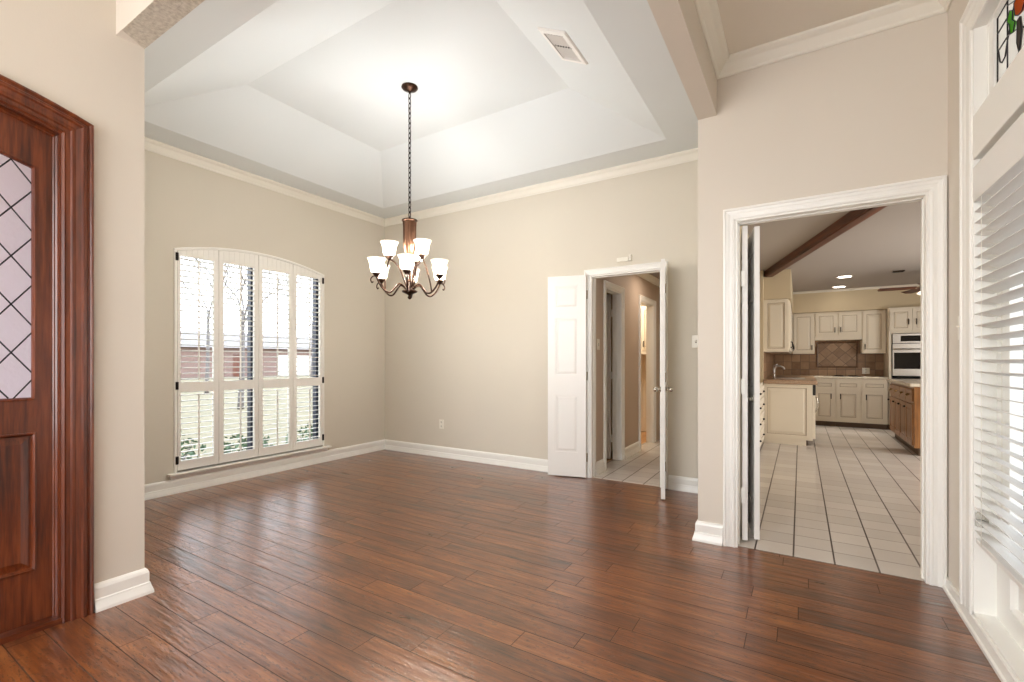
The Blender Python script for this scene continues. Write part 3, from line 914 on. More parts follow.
# ------------------------------------------------------------------ tall right-hand window: casing, transom, blind
rw = empty('window_2', (XR, (RW0 + RW1) / 2, .06)); tag(rw, 'tall white window unit on the right wall with a stained glass transom', 'window', None, 'structure')
T = Matrix.Translation((-XR, -(RW0 + RW1) / 2, -.06))
mb = MB()
cw = .125
mb.sweep([(RW1 + cw, .06), (RW1 + cw, RWT + cw - .01), (RW0 - cw, RWT + cw - .01), (RW0 - cw, .06)], CASE(cw), lambda a, b, d: (XR - d, a, b), False, 1)
obj('window_casing', mb.xform(T), M['trim'], rw)
mb = MB()                                                   # reveal of the opening
for (y0, y1, z0, z1) in ((RW1 - .012, RW1, .06, RWT), (RW0, RW0 + .012, .06, RWT), (RW0, RW1, RWT - .012, RWT), (RW0, RW1, .06, .075)):
    mb.box(XR - .004, XR + .12, y0, y1, z0, z1)
obj('window_reveal', mb.xform(T), M['trim'], rw)
mb = MB()                                                   # deep rail between transom and lower light
mb.box(XR - .006, XR + .115, RW0 + .012, RW1 - .012, 2.135, 2.335)
obj('transom_rail', mb.xform(T), M['trim'], rw, bevel=.004)
mb = MB()                                                   # lower sash: stiles, bottom panel rail
sx0, sx1 = XR + .072, XR + .112
ya, yb = RW0 + .012, RW1 - .012
mb.box(sx0, sx1, ya, ya + .150, .075, 2.135); mb.box(sx0, sx1, yb - .150, yb, .075, 2.135)
mb.box(sx0, sx1, ya + .150, yb - .150, .075, .17); mb.box(sx0, sx1, ya + .150, yb - .150, .33, .40); mb.box(sx0, sx1, ya + .150, yb - .150, 2.06, 2.135)
mb.box(sx0 + .02, sx1 - .006, ya + .150, yb - .150, .17, .33)
mb.sweep([(ya + .150, .17), (yb - .150, .17), (yb - .150, .33), (ya + .150, .33)], [(0, 0), (.0, -.018), (.010, -.022), (.018, -.010), (.022, 0)], lambda a, b, d: (sx0 + .02 + d, a, b), True, 1)
obj('sash', mb.xform(T), M['trim'], rw)
mb = MB(); mb.box(sx0 + .03, sx0 + .034, ya + .150, yb - .150, .40, 2.06)
obj('pane', mb.xform(T), M['pane'], rw)
# transom sash and art glass
tx = XR + .060
mb = MB(); g0, g1, gz0, gz1 = RW0 + .06, 2.855, 2.385, 2.722 - .012
mb.sweep([(RW0 + .012, 2.335), (RW1 - .012, 2.335), (RW1 - .012, RWT - .012), (RW0 + .012, RWT - .012)], [(0, 0), (0, -.02), (.010, -.02), (.018, -.006), (.018, .02), (0, .02)], lambda a, b, d: (tx + d, a, b), True, 1)
for (p, q) in ((RW1 - .078, RW1 - .012), (RW0 + .012, RW0 + .078)): mb.box(tx - .016, tx + .02, p, q, 2.35, RWT - .02)
o = obj('transom_sash', mb.xform(T), M['trim'], rw)
mb = MB(); mb.box(tx, tx + .005, RW0 + .05, RW1 - .05, 2.345, RWT - .022)
art = obj('art_glass', mb.xform(T), M['art_glass'], rw); art['label'] = 'leaded art glass with a green and orange flower motif'
mb = MB()
cx_ = tx - .003
gz1 = 2.716; gz0 = 2.405; gy1 = 2.846; gy0 = RW0 + .080
def came(pts, r=.0028): mb.tube([(cx_, y, z) for y, z in pts], r, 6, True, True)
for y in (gy1, gy1 - .115, gy0 + .115, gy0): came([(y, gz0), (y, gz1)])
for z in (gz0, gz0 + .163, gz0 + .242, gz1): came([(gy1, z), (gy1 - .115, z)]); came([(gy0, z), (gy0 + .115, z)])
came([(gy0, gz0), (gy1, gz0)]); came([(gy0, gz1), (gy1, gz1)])
came([(gy1 - .012, gz0 + .160), (gy1 - .03, gz0 + .105), (gy1 - .053, gz0 + .088), (gy1 - .09, gz0 + .095), (gy1 - .116, gz0 + .15), (gy1 - .155, gz0 + .20), (gy1 - .23, gz1)])
came([(gy0 + .012, gz0 + .160), (gy0 + .03, gz0 + .105), (gy0 + .053, gz0 + .088), (gy0 + .09, gz0 + .095), (gy0 + .116, gz0 + .15), (gy0 + .155, gz0 + .20), (gy0 + .23, gz1)])
came([(gy1 - .115, gz0 + .165), (gy1 - .26, gz0 + .12), (gy1 - .40, gz0)]); came([(gy1 - .115, gz1 - .02), (gy1 - .3, gz1 - .09)])
obj('lead_came', mb.xform(T), M['lead'], art)
def piece(name, pts, mat):
    mb = MB(); mb.hexa([(tx - .006, y, z) for y, z in pts], [(tx - .001, y, z) for y, z in pts]); obj(name, mb.xform(T), mat, art)
    m2 = MB(); m2.tube([(tx - .006, y, z) for y, z in pts + pts[:1]], .0022, 5, False, True); obj('lead_line', m2.xform(T), M['lead'], art)
piece('green_leaf', [(2.725, 2.625), (2.695, 2.655), (2.665, 2.635), (2.668, 2.60), (2.64, 2.575), (2.66, 2.545), (2.69, 2.555), (2.70, 2.60)], M['green_glass'])
piece('orange_petal', [(2.64, 2.60), (2.652, 2.655), (2.60, 2.66), (2.55, 2.655), (2.54, 2.60), (2.57, 2.575), (2.61, 2.58)], M['orange_glass'])
piece('grey_bud', [(2.618, 2.565), (2.592, 2.565), (2.575, 2.50), (2.600, 2.43), (2.622, 2.48)], M['grey_glass'])
piece('green_leaf', [(2.50, 2.60), (2.53, 2.62), (2.52, 2.56), (2.47, 2.52), (2.46, 2.56)], M['green_glass'])

# venetian blind
bl = thing('window_blind', 'white wide-slat venetian blind lowered over the tall right-hand window', 'blind', (XR - .03, (RW0 + RW1) / 2, .40))
T = Matrix.Translation((-(XR - .03), -(RW0 + RW1) / 2, -.40))
by0, by1 = RW0 + .03, 2.902
BX = XR + .027
mb = MB(); mb.box(BX - .034, BX - .026, by0 - .008, by1 + .008, 1.94, 2.098); mb.box(BX - .026, BX + .03, by0, by1 + .008, 2.03, 2.10)
o = obj('headrail', mb.xform(T), M['blind'], bl, bevel=.003)
mb = MB(); nsl = 30; zs0, zs1 = .444, 1.940
ang = R(180 - 14)
for k in range(nsl):
    zc = zs0 + (zs1 - zs0) * k / (nsl - 1); xc = BX
    pr = []
    for s_, th_ in ((-.0315, -.0012), (0, -.003), (.0315, -.0012), (.0315, .0012), (0, .0018), (-.0315, .0012)):
        pr.append((xc + s_ * math.cos(ang) - th_ * math.sin(ang), zc + s_ * math.sin(ang) + th_ * math.cos(ang)))
    mb.hexa([(x, by0, z) for x, z in pr], [(x, by1, z) for x, z in pr])
obj('slats', mb.xform(T), M['blind'], bl)
mb = MB(); mb.box(BX - .028, BX + .028, by0, by1, .398, .418)
obj('bottom_rail', mb.xform(T), M['blind'], bl, bevel=.004)
for y in (by1 - .10, (by0 + by1) / 2, by0 + .10):
    mb = MB()
    for x in (BX - .032, BX + .032): mb.tube([(x, y, .41), (x, y, 2.03)], .0012, 5)
    for k in range(nsl):
        zc = zs0 + (zs1 - zs0) * k / (nsl - 1) - .004; mb.tube([(BX - .032, y, zc + .014), (BX + .032, y, zc - .014)], .0008, 4)
    obj('ladder_cord', mb.xform(T), M['plate'], bl)
for zc in (2.02, .50):
    mb = MB(); mb.box(BX - .02, BX + .02, by1 + .010, by1 + .014, zc - .035, zc + .035); mb.box(BX - .026, BX - .02, by1 + .002, by1 + .014, zc - .03, zc + .03); obj('bracket', mb.xform(T), M['nickel'], bl)

# unseen foyer window, added as an inlet for daylight
rr = empty('window_added', (-1.1, YREAR, .5)); tag(rr, 'wide unseen window added behind the camera to let in daylight', 'window', None, 'structure')
mb = MB(); mb.sweep([(-2.5, .5), (.3, .5), (.3, 2.9), (-2.5, 2.9)], [(-.09, .02), (0, .02), (.04, -.02), (.04, -.08), (-.0, -.08), (-.0, 0), (-.09, 0)], lambda a, b, d: (a + 1.1, d, b - .5), True, 1)
mb.box(-.03, .03, -.08, -.02, 0, 2.4)
obj('window_frame', mb, M['trim'], rr)
mb = MB(); mb.box(-1.4, 1.4, -.06, -.055, 0, 2.4); obj('pane', mb, M['pane'], rr)

# ------------------------------------------------------------------ chandelier
CH = Vector((-2.765, 2.85, 0))
ch = thing('chandelier', 'nine-light bronze chandelier with white bell glass shades hanging from the tray ceiling', 'chandelier', (CH.x, CH.y, 1.73))
Z0 = 1.73
def ZZ(z): return z - Z0
mb = MB(); mb.lathe([(.001, ZZ(3.50)), (.066, ZZ(3.50)), (.068, ZZ(3.492)), (.060, ZZ(3.482)), (.040, ZZ(3.470)), (.018, ZZ(3.462)), (.010, ZZ(3.455)), (.008, ZZ(3.445)), (.001, ZZ(3.443))], n=28)
obj('canopy', mb, M['bronze'], ch)
mb = MB(); zt, zb_ = 3.445, 2.415; nl = 25; st = (zt - zb_) / nl
for k in range(nl):
    m_ = Matrix.Rotation(R(90) if k % 2 else 0, 4, 'Z') @ Matrix.Rotation(R(90), 4, 'X')
    mb.torus((0, 0, ZZ(zt - st * (k + .5))), .0125, .0028, n=12, m=6, sx=2.0, mat=m_)
mb.tube([(.003 * math.sin(k), .003 * math.cos(k), ZZ(zt - (zt - zb_) * k / 20)) for k in range(21)], .002, 5)
obj('chain', mb, M['iron'], ch)
mb = MB()
mb.lathe([(.001, ZZ(2.425)), (.008, ZZ(2.42)), (.010, ZZ(2.405)), (.030, ZZ(2.40)), (.064, ZZ(2.392)), (.066, ZZ(2.385)), (.058, ZZ(2.378)), (.001, ZZ(2.376))], n=28)
obj('column_cap', mb, M['bronze'], ch)
mb = MB()
mb.lathe([(.012, ZZ(2.10)), (.012, ZZ(1.90)), (.022, ZZ(1.885)), (.014, ZZ(1.87)), (.016, ZZ(1.83)), (.030, ZZ(1.815)), (.055, ZZ(1.808)), (.066, ZZ(1.800)), (.060, ZZ(1.790)), (.030, ZZ(1.776)), (.014, ZZ(1.768)),
          (.010, ZZ(1.760)), (.018, ZZ(1.752)), (.016, ZZ(1.742)), (.006, ZZ(1.732)), (.001, ZZ(1.73))], n=24)
obj('center_column', mb, M['bronze'], ch)
mb = MB()                                                   # fluted copper sleeve
mb.lathe([(.052, ZZ(2.378)), (.050, ZZ(2.33)), (.049, ZZ(2.25)), (.046, ZZ(2.18)), (.036, ZZ(2.11)), (.022, ZZ(2.05)), (.013, ZZ(2.02))], n=48, flute=8, depth=.10)
o = obj('fluted_sleeve', mb, M['copper'], ch); o['label'] = 'copper coloured fluted sleeve'


def bez(pts, n=8):
    """Catmull-Rom through points"""
    P = [Vector(p) for p in pts]; P = [P[0] * 2 - P[1]] + P + [P[-1] * 2 - P[-2]]; out = []
    for i in range(1, len(P) - 2):
        for k in range(n):
            t = k / n
            out.append(.5 * ((2 * P[i]) + (-P[i - 1] + P[i + 1]) * t + (2 * P[i - 1] - 5 * P[i] + 4 * P[i + 1] - P[i + 2]) * t * t + (-P[i - 1] + 3 * P[i] - 3 * P[i + 1] + P[i + 2]) * t ** 3))
    out.append(P[-2]); return out


def shade_mb(z):
    """bell shade, open on top, wall thickness"""
    pr = [(.022, 0), (.036, .004), (.047, .018), (.051, .036), (.053, .062), (.056, .086), (.065, .108), (.073, .118), (.071, .118), (.062, .107), (.053, .086), (.050, .062), (.048, .036), (.044, .020), (.034, .008), (.022, .005)]
    mb = MB(); mb.lathe([(r, z + h) for r, h in pr], n=32, flute=16, depth=.012); return mb


FA = math.atan2(-CH.y, -CH.x)                               # direction towards the camera
def place(mb, r, ang):
    mb.xform(Matrix.Rotation(ang, 4, 'Z') @ Matrix.Translation((r, 0, 0))); return mb


def fixture(r, zcup, ang, pts, upper):
    a = MB()
    a.tube(bez(pts), .0075 if not upper else .007, 8, flat=1.0)
    if upper:
        e = Matrix.Rotation(R(18), 4, 'Z') @ Vector((.212, 0, ZZ(1.779))); q0 = Vector((r, 0, ZZ(zcup - .01)))
        a.tube(bez([q0, q0.lerp(e, .33) + Vector((.012, 0, 0)), q0.lerp(e, .7) + Vector((.012, 0, 0)), e]), .006, 8)
    else:
        a.tube(bez([(r, 0, ZZ(zcup - .012)), (r + .028, 0, ZZ(zcup - .015)), (r + .048, 0, ZZ(zcup - .04)), (r + .04, 0, ZZ(zcup - .066)), (r + .028, 0, ZZ(zcup - .058))]), .005, 8)
    a.xform(Matrix.Rotation(ang, 4, 'Z'))
    arm = obj('arm', a, M['bronze'], ch)
    c = MB(); c.lathe([(.001, ZZ(zcup - .018)), (.014, ZZ(zcup - .018)), (.018, ZZ(zcup - .008)), (.032, ZZ(zcup + .004)), (.036, ZZ(zcup + .014)), (.030, ZZ(zcup + .016)), (.001, ZZ(zcup + .012))], n=20)
    obj('cup', place(c, r, ang), M['bronze'], arm)
    s = shade_mb(ZZ(zcup + .010)); so = obj('glass_shade', place(s, r, ang), M['shade'], arm); so['label'] = 'lit white bell glass shade'
    p = Matrix.Rotation(ang, 4, 'Z') @ Vector((r, 0, zcup + .085))
    lamp('chandelier_bulb', 'POINT', (CH.x + p.x, CH.y + p.y, p.z), 7.4, (1.0, .98, .96), radius=.03)


for k in range(6):
    fixture(.285, 1.905, FA + R(-4 + 60 * k), [(.03, 0, ZZ(1.812)), (.06, 0, ZZ(1.842)), (.095, 0, ZZ(1.852)), (.130, 0, ZZ(1.815)), (.165, 0, ZZ(1.778)), (.205, 0, ZZ(1.778)), (.25, 0, ZZ(1.82)), (.28, 0, ZZ(1.875)), (.285, 0, ZZ(1.892))], False)
for k in range(3):
    fixture(.165, 2.065, FA + R(38 + 120 * k), [(.022, 0, ZZ(1.83)), (.045, 0, ZZ(1.89)), (.075, 0, ZZ(1.97)), (.11, 0, ZZ(2.02)), (.15, 0, ZZ(2.048)), (.165, 0, ZZ(2.05))], True)

# ------------------------------------------------------------------ small wall and ceiling fittings
def plate(name, label, cat, loc, nrm, w, h, kind):
    """cover plate in local x-z plane facing local -y; nrm = world direction it faces"""
    rz = math.atan2(nrm[1], nrm[0]) + PI / 2
    t = thing(name, label, cat, loc, rz)
    mb = MB(); mb.box(-w / 2, w / 2, -.006, 0, -h / 2, h / 2); obj('cover_plate', mb, M['plate'], t, bevel=.002)
    if kind == 'outlet':
        for z in (-.026, .026):
            mb = MB(); mb.cyl((0, -.008, z), (0, -.004, z), .017, n=20); f_ = obj('socket', mb, M['plate'], t)
            m2 = MB(); m2.box(-.009, -.005, -.0095, -.0075, z - .004, z + .010); m2.box(.005, .009, -.0095, -.0075, z - .004, z + .010); m2.cyl((0, -.0095, z - .010), (0, -.0075, z - .010), .0035, n=10)
            obj('slot', m2, M['slot'], f_)
    else:
        n = 2 if w > .1 else 1
        for i in range(n):
            x = (i - (n - 1) / 2) * .046
            mb = MB(); mb.box(x - .006, x + .006, -.007, -.005, -.013, .013); f_ = obj('slot', mb, M['slot'], t)
            m2 = MB(); m2.hexa([(x - .0045, -.006, -.006), (x + .0045, -.006, -.006), (x + .0045, -.006, .008), (x - .0045, -.006, .008)],
                               [(x - .004, -.018, .004), (x + .004, -.018, .004), (x + .004, -.018, .011), (x - .004, -.018, .011)])
            obj('toggle', m2, M['plate'], t)
    return t


plate('wall_outlet', 'white electrical outlet low on the back wall of the dining room', 'outlet', (-3.883, YB, .415), (0, -1, 0), .072, .116, 'outlet')
plate('light_switch', 'light switch plate on the back wall right of the open narrow door', 'light switch', (-.80, YB, 1.40), (0, -1, 0), .118, .118, 'switch')
plate('light_switch', 'light switch plate on the right wall beside the tall window casing', 'light switch', (XR, 3.12, 1.385), (-1, 0, 0), .072, .118, 'switch')
plate('light_switch', 'light switch plate on the hall wall just inside the narrow doorway', 'light switch', (HX, 4.80, 1.40), (1, 0, 0), .072, .118, 'switch')
# door sensor above the hall doorway
t_ = thing('door_chime', 'small white sensor box mounted above the hall doorway', 'sensor', (-1.50, YB, 2.215))
mb = MB(); mb.box(-.075, .045, -.028, 0, 0, .042); obj('housing', mb, M['plate'], t_, bevel=.004)
mb = MB(); mb.box(.050, .075, -.034, 0, .0, .060); obj('sensor_cap', mb, M['plate'], t_, bevel=.004)

# ceiling register on the right slope of the tray
nx = Vector((-(.33), 0, -run)).normalized()                 # down-left facing normal of the right slope
sl = Vector((-run, 0, .33)).normalized()
mid = Vector((-1.363, 2.872, 3.17 + (1.363 - 1.0) * .33 / run))
vt = thing('ceiling_vent', 'white metal air register on the right slope of the tray ceiling', 'vent', tuple(mid))
Rm = Matrix((( sl.x, 0, nx.x), (0, 1, 0), (sl.z, 0, nx.z))).to_4x4()   # local x up the slope, y along the room, z out of the plane
L, Wd = .375, .225
mb = MB()
mb.sweep([(-Wd / 2, -L / 2), (Wd / 2, -L / 2), (Wd / 2, L / 2), (-Wd / 2, L / 2)], [(0, .0), (0, .004), (.006, .014), (.035, .016), (.038, .004), (.038, 0)], XY, True, 1)
obj('frame', mb.xform(Rm), M['door_white'], vt)
mb = MB(); mb.box(-Wd / 2 + .034, Wd / 2 - .034, -L / 2 + .034, L / 2 - .034, 0, .002); obj('backing', mb.xform(Rm), M['black'], vt)
mb = MB()
nsl = 7
for k in range(nsl):
    x = -Wd / 2 + .046 + (Wd - .092) * k / (nsl - 1)
    for (y0, y1) in ((-L / 2 + .056, -.009), (.009, L / 2 - .040)):
        mb.hexa([(x - .006, y0, .003), (x - .004, y0, .003), (x - .004, y1, .003), (x - .006, y1, .003)], [(x + .004, y0, .012), (x + .006, y0, .012), (x + .006, y1, .012), (x + .004, y1, .012)])
obj('slats', mb.xform(Rm), M['door_white'], vt)

# ------------------------------------------------------------------ kitchen
def cab_door(parent, x0, x1, z0, z1, y, mat, hx=None, hz=None, name='door', handle=True, hm=None, vertical=True):
    """raised panel front facing -y in the cabinet's local frame, front plane at y"""
    mb = MB(); fr = min(.055, (x1 - x0) * .22, (z1 - z0) * .28)
    cells(mb, 'y', y - .020, y, x0, x1, z0, z1, [(x0 + fr, x1 - fr, z0 + fr, z1 - fr)])
    mb.box(x0 + fr, x1 - fr, y - .010, y, z0 + fr, z1 - fr)
    a, b, c, d = x0 + fr + .008, x1 - fr - .008, z0 + fr + .008, z1 - fr - .008
    i = min(.022, (b - a) * .25, (d - c) * .25)
    mb.hexa([(a, y - .010, c), (b, y - .010, c), (b, y - .010, d), (a, y - .010, d)], [(a + i, y - .018, c + i), (b - i, y - .018, c + i), (b - i, y - .018, d - i), (a + i, y - .018, d - i)])
    o = obj(name, mb, mat, parent)
    g = MB(); g.sweep([(x0 + fr, z0 + fr), (x1 - fr, z0 + fr), (x1 - fr, z1 - fr), (x0 + fr, z1 - fr)], [(0, 0), (0, .0015), (.006, .0015), (.006, 0)], lambda p, q, d_: (p, y - .0102 - d_, q), True, 1)
    if mat is M['cab_white']: obj('glaze_line', g, M['glaze'], o)
    if handle and hx is not None:
        h = MB()
        if vertical: h.tube([(hx, y - .020, hz - .045), (hx, y - .042, hz - .038), (hx, y - .046, hz), (hx, y - .042, hz + .038), (hx, y - .020, hz + .045)], .007, 8)
        else: h.tube([(hx - .045, y - .020, hz), (hx - .038, y - .042, hz), (hx, y - .046, hz), (hx + .038, y - .042, hz), (hx + .045, y - .020, hz)], .006, 8)
        obj('handle', h, hm or M['iron'], o)
    return o


def base_cab(label, x0, x1, y, hand, wood=None):
    m = wood or M['cab_white']
    t = thing('base_cabinet', label, 'cabinet', ((x0 + x1) / 2, y, .003), 0, 'cream base cabinets along the far kitchen wall'); w = (x1 - x0) / 2
    mb = MB(); mb.box(-w, w, 0, .575, .09, .885); obj('body', mb, m, t)
    mb = MB(); mb.box(-w, w, .05, .56, 0, .09); obj('toe_kick', mb, M['toe'], t)
    cab_door(t, -w + .02, w - .02, .13, .665, 0, m, (-w + .07) if hand < 0 else (w - .07), .56)
    cab_door(t, -w + .02, w - .02, .70, .845, 0, m, 0, .772, 'drawer', hand == 2, None, False)
    return t


YC = 10.5
base_cab('cream base cabinet on the far wall beside the sink counter end', .215, .555, YC, 1)
base_cab('cream base cabinet in the middle of the far wall under the cooktop', .557, .935, YC, -1)
base_cab('cream base cabinet on the far wall beside the oven tower', .937, 1.315, YC, -1)
ct = thing('countertop', 'pale counter along the far kitchen wall under the tiled backsplash', 'countertop', (.4, YC, .89))
mb = MB(); mb.box(-.27, .918, -.03, .595, .0, .040); obj('slab', mb, M['counter_light'], ct, bevel=.008)
ck = thing('cooktop', 'low black cooktop set on the far kitchen counter', 'cooktop', (.73, YC + .28, .93))
mb = MB(); mb.box(-.22, .22, -.22, .22, 0, .008); obj('glass_top', mb, M['oven_glass'], ck, bevel=.003)
mb = MB()
for (x, y) in ((-.11, -.1), (.11, -.1), (-.11, .1), (.11, .1)): mb.torus((x, y, .011), .07, .004, n=20, m=6)
obj('burners', mb, M['iron'], ck)


def upper_cab(label, x0, x1, z0, z1, y, ndoor, hz, valance=0.0, depth=.32, rotz=0.0, loc=None, hands=None):
    w = (x1 - x0) / 2
    t = thing('upper_cabinet', label, 'cabinet', loc or ((x0 + x1) / 2, y, z0), rotz, 'cream upper cabinets of the kitchen')
    mb = MB(); mb.box(-w, w, 0, depth, 0, z1 - z0); obj('body', mb, M['cab_white'], t)
    for i in range(ndoor):
        a = -w + 2 * w * i / ndoor; b = -w + 2 * w * (i + 1) / ndoor
        hx = (b - .045) if (ndoor == 2 and i == 0) or (ndoor == 1 and hz > 0) or (hands and hands[i] > 0) else a + .045
        cab_door(t, a + .015, b - .015, .02 + valance, z1 - z0 - .02, 0, M['cab_white'], hx, .02 + valance + .10 if not hands else .02 + valance + .10)
    return t


YU = 10.78
upper_cab('narrow cream upper cabinet left of the tiled range niche', -.13, .235, 1.36, 2.155, YU, 1, 1)
upper_cab('short wide cream upper cabinet with two doors above the range niche', .237, .968, 1.62, 2.155, YU, 2, 0, .07)
upper_cab('narrow cream upper cabinet between range niche and oven tower', .970, 1.325, 1.36, 2.155, YU, 1, -1)
# upper run over the sink, doors facing the room, panelled end towards the camera
t = upper_cab('long cream upper cabinet over the sink with a panelled end facing the doorway', 0, 2.72, 1.355, 2.135, 0, 5, 1, 0, .32, R(90), (-.15, 9.375, 1.355), hands=(1, -1, 1, -1, 1))
e = MB(); fr = .05
cells(e, 'x', -1.40, -1.36, 0.0, .32, 0, .78, [(.05, .27, .05, .73)]); e.box(-1.385, -1.36, .05, .27, .05, .73)
e.hexa([(-1.385, .06, .06), (-1.385, .26, .06), (-1.385, .26, .72), (-1.385, .06, .72)], [(-1.395, .085, .085), (-1.395, .235, .085), (-1.395, .235, .695), (-1.395, .085, .695)])
o = obj('end_panel', e, M['cab_white'], t)
mb = MB(); mb.sweep([(.05, .05), (.27, .05), (.27, .73), (.05, .73)], [(0, 0), (0, .002), (.006, .002), (.006, 0)], lambda p, q, d_: (-1.386 - d_, p, q), True, 1)
obj('glaze_line', mb, M['glaze'], o)

# sink run along the left wall with a panelled end towards the camera
sk = thing('sink_cabinet', 'cream base cabinet run with a large panelled end facing the doorway', 'cabinet', (-.16, 7.88, .003))
mb = MB(); mb.box(-.308, .308, .02, 3.2, .09, .878); obj('body', mb, M['cab_white'], sk)
mb = MB(); mb.box(-.308, .25, .05, 2.6, 0, .09); obj('toe_kick', mb, M['toe'], sk)
mb = MB(); mb.box(-.308, .23, .012, .05, 0, .092); mb.box(-.308, .308, 0, .02, .08, .11); o = obj('end_plinth', mb, M['cab_white'], sk)
e = MB(); cells(e, 'y', -.002, .02, -.308, .308, .09, .875, [(-.262, .235, .145, .825)]); e.box(-.262, .235, .008, .02, .145, .825)
e.hexa([(-.25, .008, .157), (.223, .008, .157), (.223, .008, .813), (-.25, .008, .813)], [(-.215, -.001, .192), (.188, -.001, .192), (.188, -.001, .778), (-.215, -.001, .778)])
o = obj('end_panel', e, M['cab_white'], sk)
mb = MB(); mb.sweep([(-.262, .145), (.235, .145), (.235, .825), (-.262, .825)], [(0, 0), (0, .002), (.006, .002), (.006, 0)], lambda p, q, d_: (p, .0078 - d_, q), True, 1)
obj('glaze_line', mb, M['glaze'], o)
for (y0, y1) in ((.70, 1.15), (1.17, 1.62), (1.64, 2.09)):
    d = MB(); cells(d, 'x', .308, .326, y0, y1, .13, .84, [(y0 + .05, y1 - .05, .18, .79)]); d.box(.308, .318, y0 + .05, y1 - .05, .18, .79)
    dd = obj('door', d, M['cab_white'], sk)
    h = MB(); h.tube([(.326, y0 + .03, .66), (.348, y0 + .03, .67), (.350, y0 + .03, .71), (.348, y0 + .03, .75), (.326, y0 + .03, .76)], .007, 8); obj('handle', h, M['iron'], dd)
dw = thing('dishwasher', 'white dishwasher front with a curved handle at the end of the sink counter', 'dishwasher', (.150, 8.22, .003))
mb = MB(); mb.box(0, .032, -.29, .29, .10, .72); obj('door', mb, M['cab_white'], dw, bevel=.004)
mb = MB(); mb.box(0, .036, -.29, .29, .725, .868); o = obj('control_panel', mb, M['black'], dw, bevel=.004)
mb = MB(); mb.tube([(.03, -.25, .48), (.055, -.25, .52), (.062, -.25, .60), (.055, -.25, .68), (.03, -.25, .70)], .009, 8); obj('handle', mb, M['nickel'], dw)
st_ = thing('countertop', 'tan counter on the panelled sink cabinet with the faucet on it', 'countertop', (-.14, 7.85, .881))
mb = MB(); mb.box(-.328, .345, 0, 2.60, 0, .062); obj('slab', mb, M['granite'], st_, bevel=.012)
mb = MB(); mb.box(-.20, .20, .55, 1.15, .060, .068); cells(mb, 'x', -.2, .2, .55, 1.15, .066, .0661, [])
obj('sink_rim', mb, M['steel'], st_)
fc = thing('faucet', 'chrome gooseneck sink faucet with a lever on the tan counter', 'faucet', (-.36, 8.60, .943))
mb = MB(); mb.lathe([(.001, 0), (.030, 0), (.032, .006), (.022, .014), (.018, .05), (.016, .09), (.001, .092)], n=16)
mb.tube(bez([(0, 0, .07), (.005, 0, .14), (.03, 0, .185), (.075, 0, .195), (.12, 0, .175), (.145, 0, .140)]), [.014] * 33 + [.016] * 8, 10)
obj('spout', mb, M['steel'], fc)
mb = MB(); mb.tube([(0, 0, .085), (-.02, -.01, .13), (.0, -.02, .20), (.05, -.03, .225)], [.012, .010, .008, .007], 8); obj('lever', mb, M['steel'], fc)

# drawer stack in the recess left of the sink run
ds = thing('drawer_cabinet', 'white drawer stack with dark knobs in the recess left of the panelled cabinet', 'cabinet', (-.475, 7.2, .003), R(90))
mb = MB(); mb.box(-.66, .66, .0, .44, .05, .90); obj('body', mb, M['cab_white'], ds)
mb = MB(); mb.box(-.66, .66, .03, .42, 0, .05); obj('toe_kick', mb, M['toe'], ds)
for (z0, z1) in ((.07, .27), (.29, .49), (.51, .69), (.71, .86)):
    for (x0, x1) in ((-.64, -.01), (.01, .64)):
        o = cab_door(ds, x0, x1, z0, z1, 0, M['cab_white'], None, None, 'drawer', False)
        mb = MB(); mb.sphere(((x0 + x1) / 2, -.034, (z0 + z1) / 2), .014, 10, 6); mb.cyl(((x0 + x1) / 2, -.02, (z0 + z1) / 2), ((x0 + x1) / 2, -.03, (z0 + z1) / 2), .006, n=8)
        obj('knob', mb, M['iron'], o)

# oven tower
ov = thing('oven_cabinet', 'tall cream cabinet housing the wall oven', 'cabinet', (1.648, YC + .02, .003))
mb = MB(); cells(mb, 'y', 0, .56, -.318, .318, .09, 2.155, [(-.28, .28, .90, 1.70)]); mb.box(-.28, .28, .5, .56, .9, 1.7); obj('body', mb, M['cab_white'], ov)
mb = MB(); mb.box(-.318, .318, .05, .5, 0, .09); obj('toe_kick', mb, M['toe'], ov)
for i, (a, b) in enumerate(((-.305, -.002), (.003, .305))):
    cab_door(ov, a, b, 1.74, 2.13, 0, M['cab_white'], (b - .05) if i == 0 else a + .05, 1.90)
    cab_door(ov, a, b, .12, .86, 0, M['cab_white'], (b - .05) if i == 0 else a + .05, .76)
wo = thing('built_in_oven', 'stainless steel wall oven with a dark glass door', 'oven', (1.648, YC + .02, .925))
mb = MB(); mb.box(-.268, .268, .0, .45, 0, .77); obj('body', mb, M['black'], wo)
mb = MB(); mb.box(-.270, .270, -.028, 0, .605, .770); o = obj('control_panel', mb, M['steel'], wo, bevel=.004)
m2 = MB(); m2.box(-.16, .22, -.031, -.027, .635, .735); obj('display', m2, M['oven_glass'], o)
mb = MB(); cells(mb, 'y', -.034, 0, -.270, .270, .035, .595, [(-.22, .22, .16, .43)]); mb.box(-.22, .22, -.02, 0, .16, .43); o = obj('door', mb, M['steel'], wo)
m2 = MB(); m2.box(-.25, .25, -.036, -.020, .155, .44); obj('glass', m2, M['oven_glass'], o)
m2 = MB(); m2.tube([(-.25, -.034, .50), (-.25, -.075, .50), (.25, -.075, .50), (.25, -.034, .50)], .012, 10); obj('handle', m2, M['steel'], o)
mb = MB(); mb.box(-.268, .268, -.012, 0, 0, .030); obj('vent_strip', mb, M['oven_glass'], wo)

